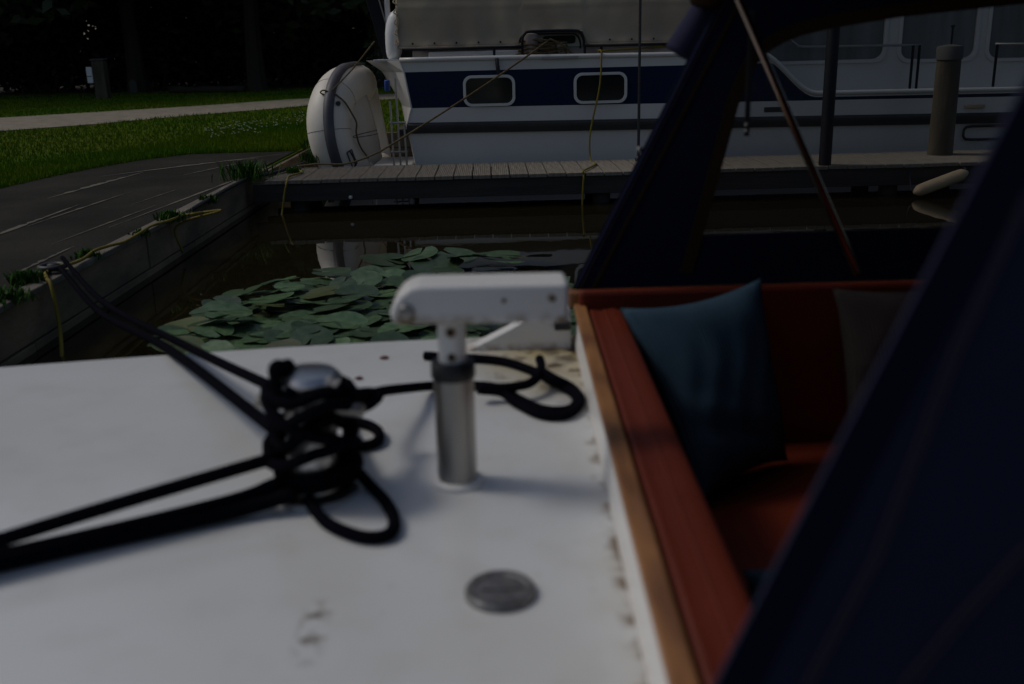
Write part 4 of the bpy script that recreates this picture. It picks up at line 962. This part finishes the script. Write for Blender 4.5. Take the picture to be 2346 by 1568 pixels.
# ================================================================== TILLER
tl = thing("tiller", "short white tiller arm bolted on top of a stainless rudder post", "tiller", (-.073, 1.497, DZ))
TX, TY = -.072, 1.497
MB().lathe((TX, TY, 0), [(.044, DZ), (.044, DZ + .006), (.036, DZ + .010)], 28).build("deck_flange", 'armwhite', tl, auto=35)
MB().lathe((TX, TY, 0), [(.0325, DZ + .008), (.0325, .708)], 36).build("rudder_post", 'steel', tl, auto=35)
MB().lathe((TX, TY, 0), [(.0345, .704), (.0355, .707), (.0355, .728), (.033, .732), (.024, .732)], 36).build("rubber_collar", 'black', tl, auto=35)
MB().lathe((TX, TY, 0), [(.0222, .72), (.0222, .81)], 30).build("sleeve", rusty('sleevepaint', .70, .705, [((TX, TY - .022, .784), .012), ((TX, TY - .022, .742), .010)]), tl, auto=35)
for z_ in (.784, .744): MB().lathe((TX - .001, TY - .0215, z_), [(.0055, 0), (.0055, .0015), (.003, .001)], 10, axis='Y').build("bolt_hole", 'hole', tl)
ap = [(-.118, .864), (-.132, .861), (-.146, .852), (-.157, .838), (-.163, .822), (-.161, .810), (-.155, .803), (.112, .799), (.112, .862)]
apaint = rusty('armpaint', .798, .822, [((-.138, 1.458, .812), .021), ((.085, 1.455, .84), .008), ((.10, 1.455, .802), .012)])
MB().prism([(x, 1.455, z) for x, z in ap], (0, .088, 0)).build("tiller_arm", apaint, tl, bevel=.008, seg=3)
MB().lathe((-.138, 1.455, .825), [(.0125, -.002), (.0125, .003), (.010, .0085), (.004, .010)], 16, axis='Y').build("pivot_bolt", 'steel', tl, auto=40)
for x_ in (.088, .012): MB().lathe((x_, 1.4546, .838), [(.0035, 0), (.0035, .001), (.002, .0008)], 8, axis='Y').build("screw_hole", 'hole', tl)

# ================================================================== CANOPY
cn = thing("boat_canopy", "navy canvas boat canopy with a clear side window over the red cockpit", "canopy", (1.4, 1.5, .62))
def fy(z): return 2.355 - .07 * (z - .64)
def ff(x, y): # pixel -> point on the far panel
    p = pY(x, y, 2.33); p = pY(x, y, fy(p.z)); return p.x, p.z
win = [ff(*q) for q in ((1606, 540), (1630, 460), (1656, 377), (1694, 235), (1712, 190), (1732, 150), (1761, 119), (1795, 98), (1837, 80), (1912, 63), (2067, 38), (2346, 8))]
win += [(2.3, 1.335), (2.34, 1.32), (2.34, .79), (2.3, .765)]
a = ff(2130, 533); win += [(a[0], .768)]
F3 = lambda x, z, o=0.0: (x, fy(z) - o, z)
ax_, az_ = [], []
aft = [(.188, .638), (.24, .745), (.33, .925), (.42, 1.11), (.515, 1.305), (.56, 1.40)]
outer = aft + [(3.05, 1.40), (3.05, .638)]
MB().holed([F3(*p) for p in outer], [[F3(*p) for p in win]], (0, .004, 0)).build("side_panel", 'shadedcanvas', cn)
MB().prism([F3(x, z, -.0015) for x, z in win], (0, .001, 0)).build("window", 'plastic', cn)
def ribbon(name, pts, wd, m, off=.003, parent=cn, thick=.003):
    P = [Vector((p[0], 0, p[1])) for p in pts]; L_, R_ = [], []
    for i, p in enumerate(P):
        t_ = (P[min(i + 1, len(P) - 1)] - P[max(i - 1, 0)]).normalized(); n_ = Vector((-t_.z, 0, t_.x)); L_.append(p + n_ * wd / 2); R_.append(p - n_ * wd / 2)
    b = MB()
    for i in range(len(P) - 1):
        q = [F3(v.x, v.z, off) for v in (L_[i], R_[i], R_[i + 1], L_[i + 1])]; k = len(b.v); b.v += q; b.f.append((k, k + 1, k + 2, k + 3)); b.mi.append(0)
    return b.build(name, m, parent, solid=thick)
lo = [ff(*q) for q in ((1572, 625), (1590, 560), (1640, 377), (1676, 240), (1700, 180), (1722, 136))]
ribbon("window_binding", lo, .030, 'binding')
ribbon("window_binding", [ff(*q) for q in ((1722, 136), (1754, 105), (1790, 84), (1835, 66), (1912, 48), (2067, 23), (2346, -7), (2500, -22))], .030, 'binding', off=.0035)
ribbon("seam", [(x + .052, z) for x, z in aft[:-1]], .008, 'binding')
ribbon("seam", [(x + .018, z) for x, z in aft[:-1]], .004, 'seam')
# arch: roof from far eave to near eave
arch = [(2.302, 1.40), (2.25, 1.50), (2.12, 1.585), (1.9, 1.64), (1.5, 1.66), (1.1, 1.64), (.88, 1.585), (.75, 1.50), (.698, 1.40)]
axx = [.56, .60, .64, .67, .68, .66, .61, .54, .46]
rf = MB().grid(lambda u, v: (axx[round(v * 8)] + (3.05 - axx[round(v * 8)]) * u, arch[round(v * 8)][0], arch[round(v * 8)][1] - .0 + .012 * math.sin(u * 9)), 14, 8)
rf.build("roof", 'shadedcanvas', cn, smooth=True, solid=.004)
NYb, NYt = .652, .698
def nY(z): return NYb + (NYt - NYb) * (z - .6) / .8
def nn(x, y): p = pY(x, y, .66); p = pY(x, y, nY(p.z)); return p.x, p.z
na = [(.115, .60)] + [nn(*q) for q in ((1640, 1568), (1760, 1330), (2000, 865), (2200, 480), (2346, 195))] + [(.46, 1.40)]
N3 = lambda x, z, o=0.0: (x, nY(z) - o, z)
MB().prism([N3(*p) for p in na + [(3.05, 1.40), (3.05, .60)]], (0, .004, 0)).build("side_panel", 'navycanvas', cn)
MB().quadbox((3.05, .66, .60), (3.056, 2.34, 1.40)).build("front_panel", 'navycanvas', cn)
MB().prism([(3.05, y, z) for y, z in arch], (.006, 0, 0)).build("front_gable", 'navycanvas', cn)
# hoop sleeve round the whole aft edge
hoop_pts = [F3(x + .012, z, 0) for x, z in aft] + [(x + .012, y, z) for x, (y, z) in zip(axx[1:-1], arch[1:-1])] + [N3(.475, 1.40, -.014), N3(.468, 1.385, -.014)]
MB().tube(smooth_path(hoop_pts, 4), .0065, 12).build("hoop_sleeve", 'shadedcanvas', cn, smooth=True)
def nribbon(pts, wd, m, name):
    P = [Vector((p[0], 0, p[1])) for p in pts]; b = MB()
    for i in range(len(P) - 1):
        t_ = (P[i + 1] - P[i]).normalized(); n_ = Vector((-t_.z, 0, t_.x)) * wd / 2
        q = [N3(v.x, v.z, .002) for v in (P[i] + n_, P[i] - n_, P[i + 1] - n_, P[i + 1] + n_)]; k = len(b.v); b.v += q; b.f.append((k, k + 1, k + 2, k + 3)); b.mi.append(0)
    b.build(name, m, cn, solid=.002)
nribbon([nn(*q) for q in ((1840, 1568), (2000, 1270), (2180, 800), (2346, 440))], .004, 'seam', "seam")
nribbon([nn(*q) for q in ((1858, 1568), (2018, 1270), (2198, 800), (2364, 440))], .003, 'seam', "seam")
nribbon([nn(*q) for q in ((2060, 1568), (2200, 1400), (2346, 1245))], .004, 'seam', "seam")
nribbon([nn(*q) for q in ((2085, 1568), (2225, 1400), (2371, 1245))], .003, 'seam', "seam")
nribbon([(x + .017, z) for x, z in na], .032, 'hemcanvas', 'edge_hem')
# slanting support tube and straps
h1, h0 = pY(1962, 620, 2.26), pY(1692, 0, 2.20); h00 = h0 + (h0 - h1) * .18
MB().tube([h1 - (h0 - h1) * .02, h1, h0, h00], .0095, 12).build("support_tube", 'hoop', cn, smooth=True)
s0, s1 = pY(1716, 110, 2.28), pY(1710, 300, 2.28)
st = MB().quadbox((s1.x - .006, 2.275, s1.z - .012), (s1.x + .006, 2.279, s0.z + .08)).build("strap", 'black', cn, bevel=.001)
for dz in (.0, .014): MB().lathe((s1.x - .002, 2.2748, s1.z + dz), [(.005, 0), (.005, .002), (.002, .004)], 10, axis='Y').build("snap", 'steel', st)
c = pY(1451, 341, 2.345); MB().lathe((c.x + .012, 2.328, c.z), [(.007, 0), (.007, .003), (.003, .006)], 10, axis='Y').build("snap", 'steel', cn)
# rolled-up aft curtain tied against the hoop
ra_, rb_ = pY(1558, 118, 2.36), pY(1625, 8, 2.36); d = (rb_ - ra_)
MB().tube([ra_ - d * .06, ra_, ra_ + d * .5, rb_, rb_ + d * .8, rb_ + d * 1.6], [.034, .036, .034, .032, .030, .030], 14).build("rolled_curtain", 'navycanvas', cn, smooth=True)
c = pY(1620, -4, 2.30); MB().lathe((c.x, c.y, c.z), [(.02, -.02), (.036, -.012), (.042, .01), (.042, .06), (.03, .07)], 18).build("curtain_strap", 'binding', cn, auto=50)

# ================================================================== PILLOWS
def pillow(label, c00, c10, c11, c01, th, m, group=None):
    """corners: top-left, top-right, bottom-right, bottom-left; bulges both ways"""
    C4 = [Vector(c) for c in (c00, c10, c11, c01)]; n_ = (C4[1] - C4[0]).cross(C4[3] - C4[0]).normalized()
    me = bpy.data.meshes.new("pillow"); N = 28; v, f, uv = [], [], []
    for sgn in (1, -1):
        base = len(v)
        for i in range(N + 1):
            for j in range(N + 1):
                u, w_ = i / N, j / N; su, sw = 2 * u - 1, 2 * w_ - 1
                pin = .055 * (1 - su * su) * abs(sw) ** 3; pin2 = .055 * (1 - sw * sw) * abs(su) ** 3
                u2 = .5 + (u - .5) * (1 - 2 * pin2); w2 = .5 + (w_ - .5) * (1 - 2 * pin)
                p = (C4[0].lerp(C4[1], u2)).lerp(C4[3].lerp(C4[2], u2), w2)
                b = ((1 - abs(su) ** 2.6) * (1 - abs(sw) ** 2.6)) ** .55
                wr_ = .10 * math.sin(su * 9 + sw * 4) * abs(su * sw) + .10 * math.sin(sw * 7 - su * 3 + 1) * (.4 + .6 * abs(sw)) + .16 * math.exp(-((sw - .35 - .3 * su) / .10) ** 2) - .14 * math.exp(-((sw - .55 - .25 * su) / .08) ** 2) + .06 * math.sin(14 * su + 3 * math.sin(4 * sw))
                v.append(tuple(p + n_ * sgn * th * b * (1 + .5 * wr_))); uv.append((u, w_))
        for i in range(N):
            for j in range(N):
                a = base + i * (N + 1) + j; q = (a, a + N + 1, a + N + 2, a + 1); f.append(q if sgn > 0 else q[::-1])
    me.from_pydata(v, [], f); ul = me.uv_layers.new(name="UVMap")
    for l in me.loops: ul.data[l.index].uv = uv[l.vertex_index]
    me.materials.append(MT[m]); me.polygons.foreach_set("use_smooth", [True] * len(f))
    bm = bmesh.new(); bm.from_mesh(me); bmesh.ops.remove_doubles(bm, verts=bm.verts, dist=1e-5); bmesh.ops.recalc_face_normals(bm, faces=bm.faces); bm.to_mesh(me); bm.free()
    tag(link("pillow", me), label, "pillow", group)
pillow("blue corduroy pillow leaning in the aft corner of the red cockpit seat", pY(1418, 706, 2.10), pY(1745, 636, 2.235), pz(1806, 1056, .265), pz(1610, 1160, .262), .075, 'pillowblue')
pillow("grey brown corduroy pillow against the red backrest, half behind the canvas flap", pY(1905, 660, 2.20), pY(2240, 640, 2.235), pY(2290, 960, 2.16), pY(1935, 985, 2.12), .075, 'pillowgrey')
pillow("blue pillow almost hidden behind the near canvas flap on the red seat", pz(1700, 1305, .42), pz(1960, 1270, .42), pz(2010, 1500, .27), pz(1760, 1560, .27), .06, 'pillowblue')
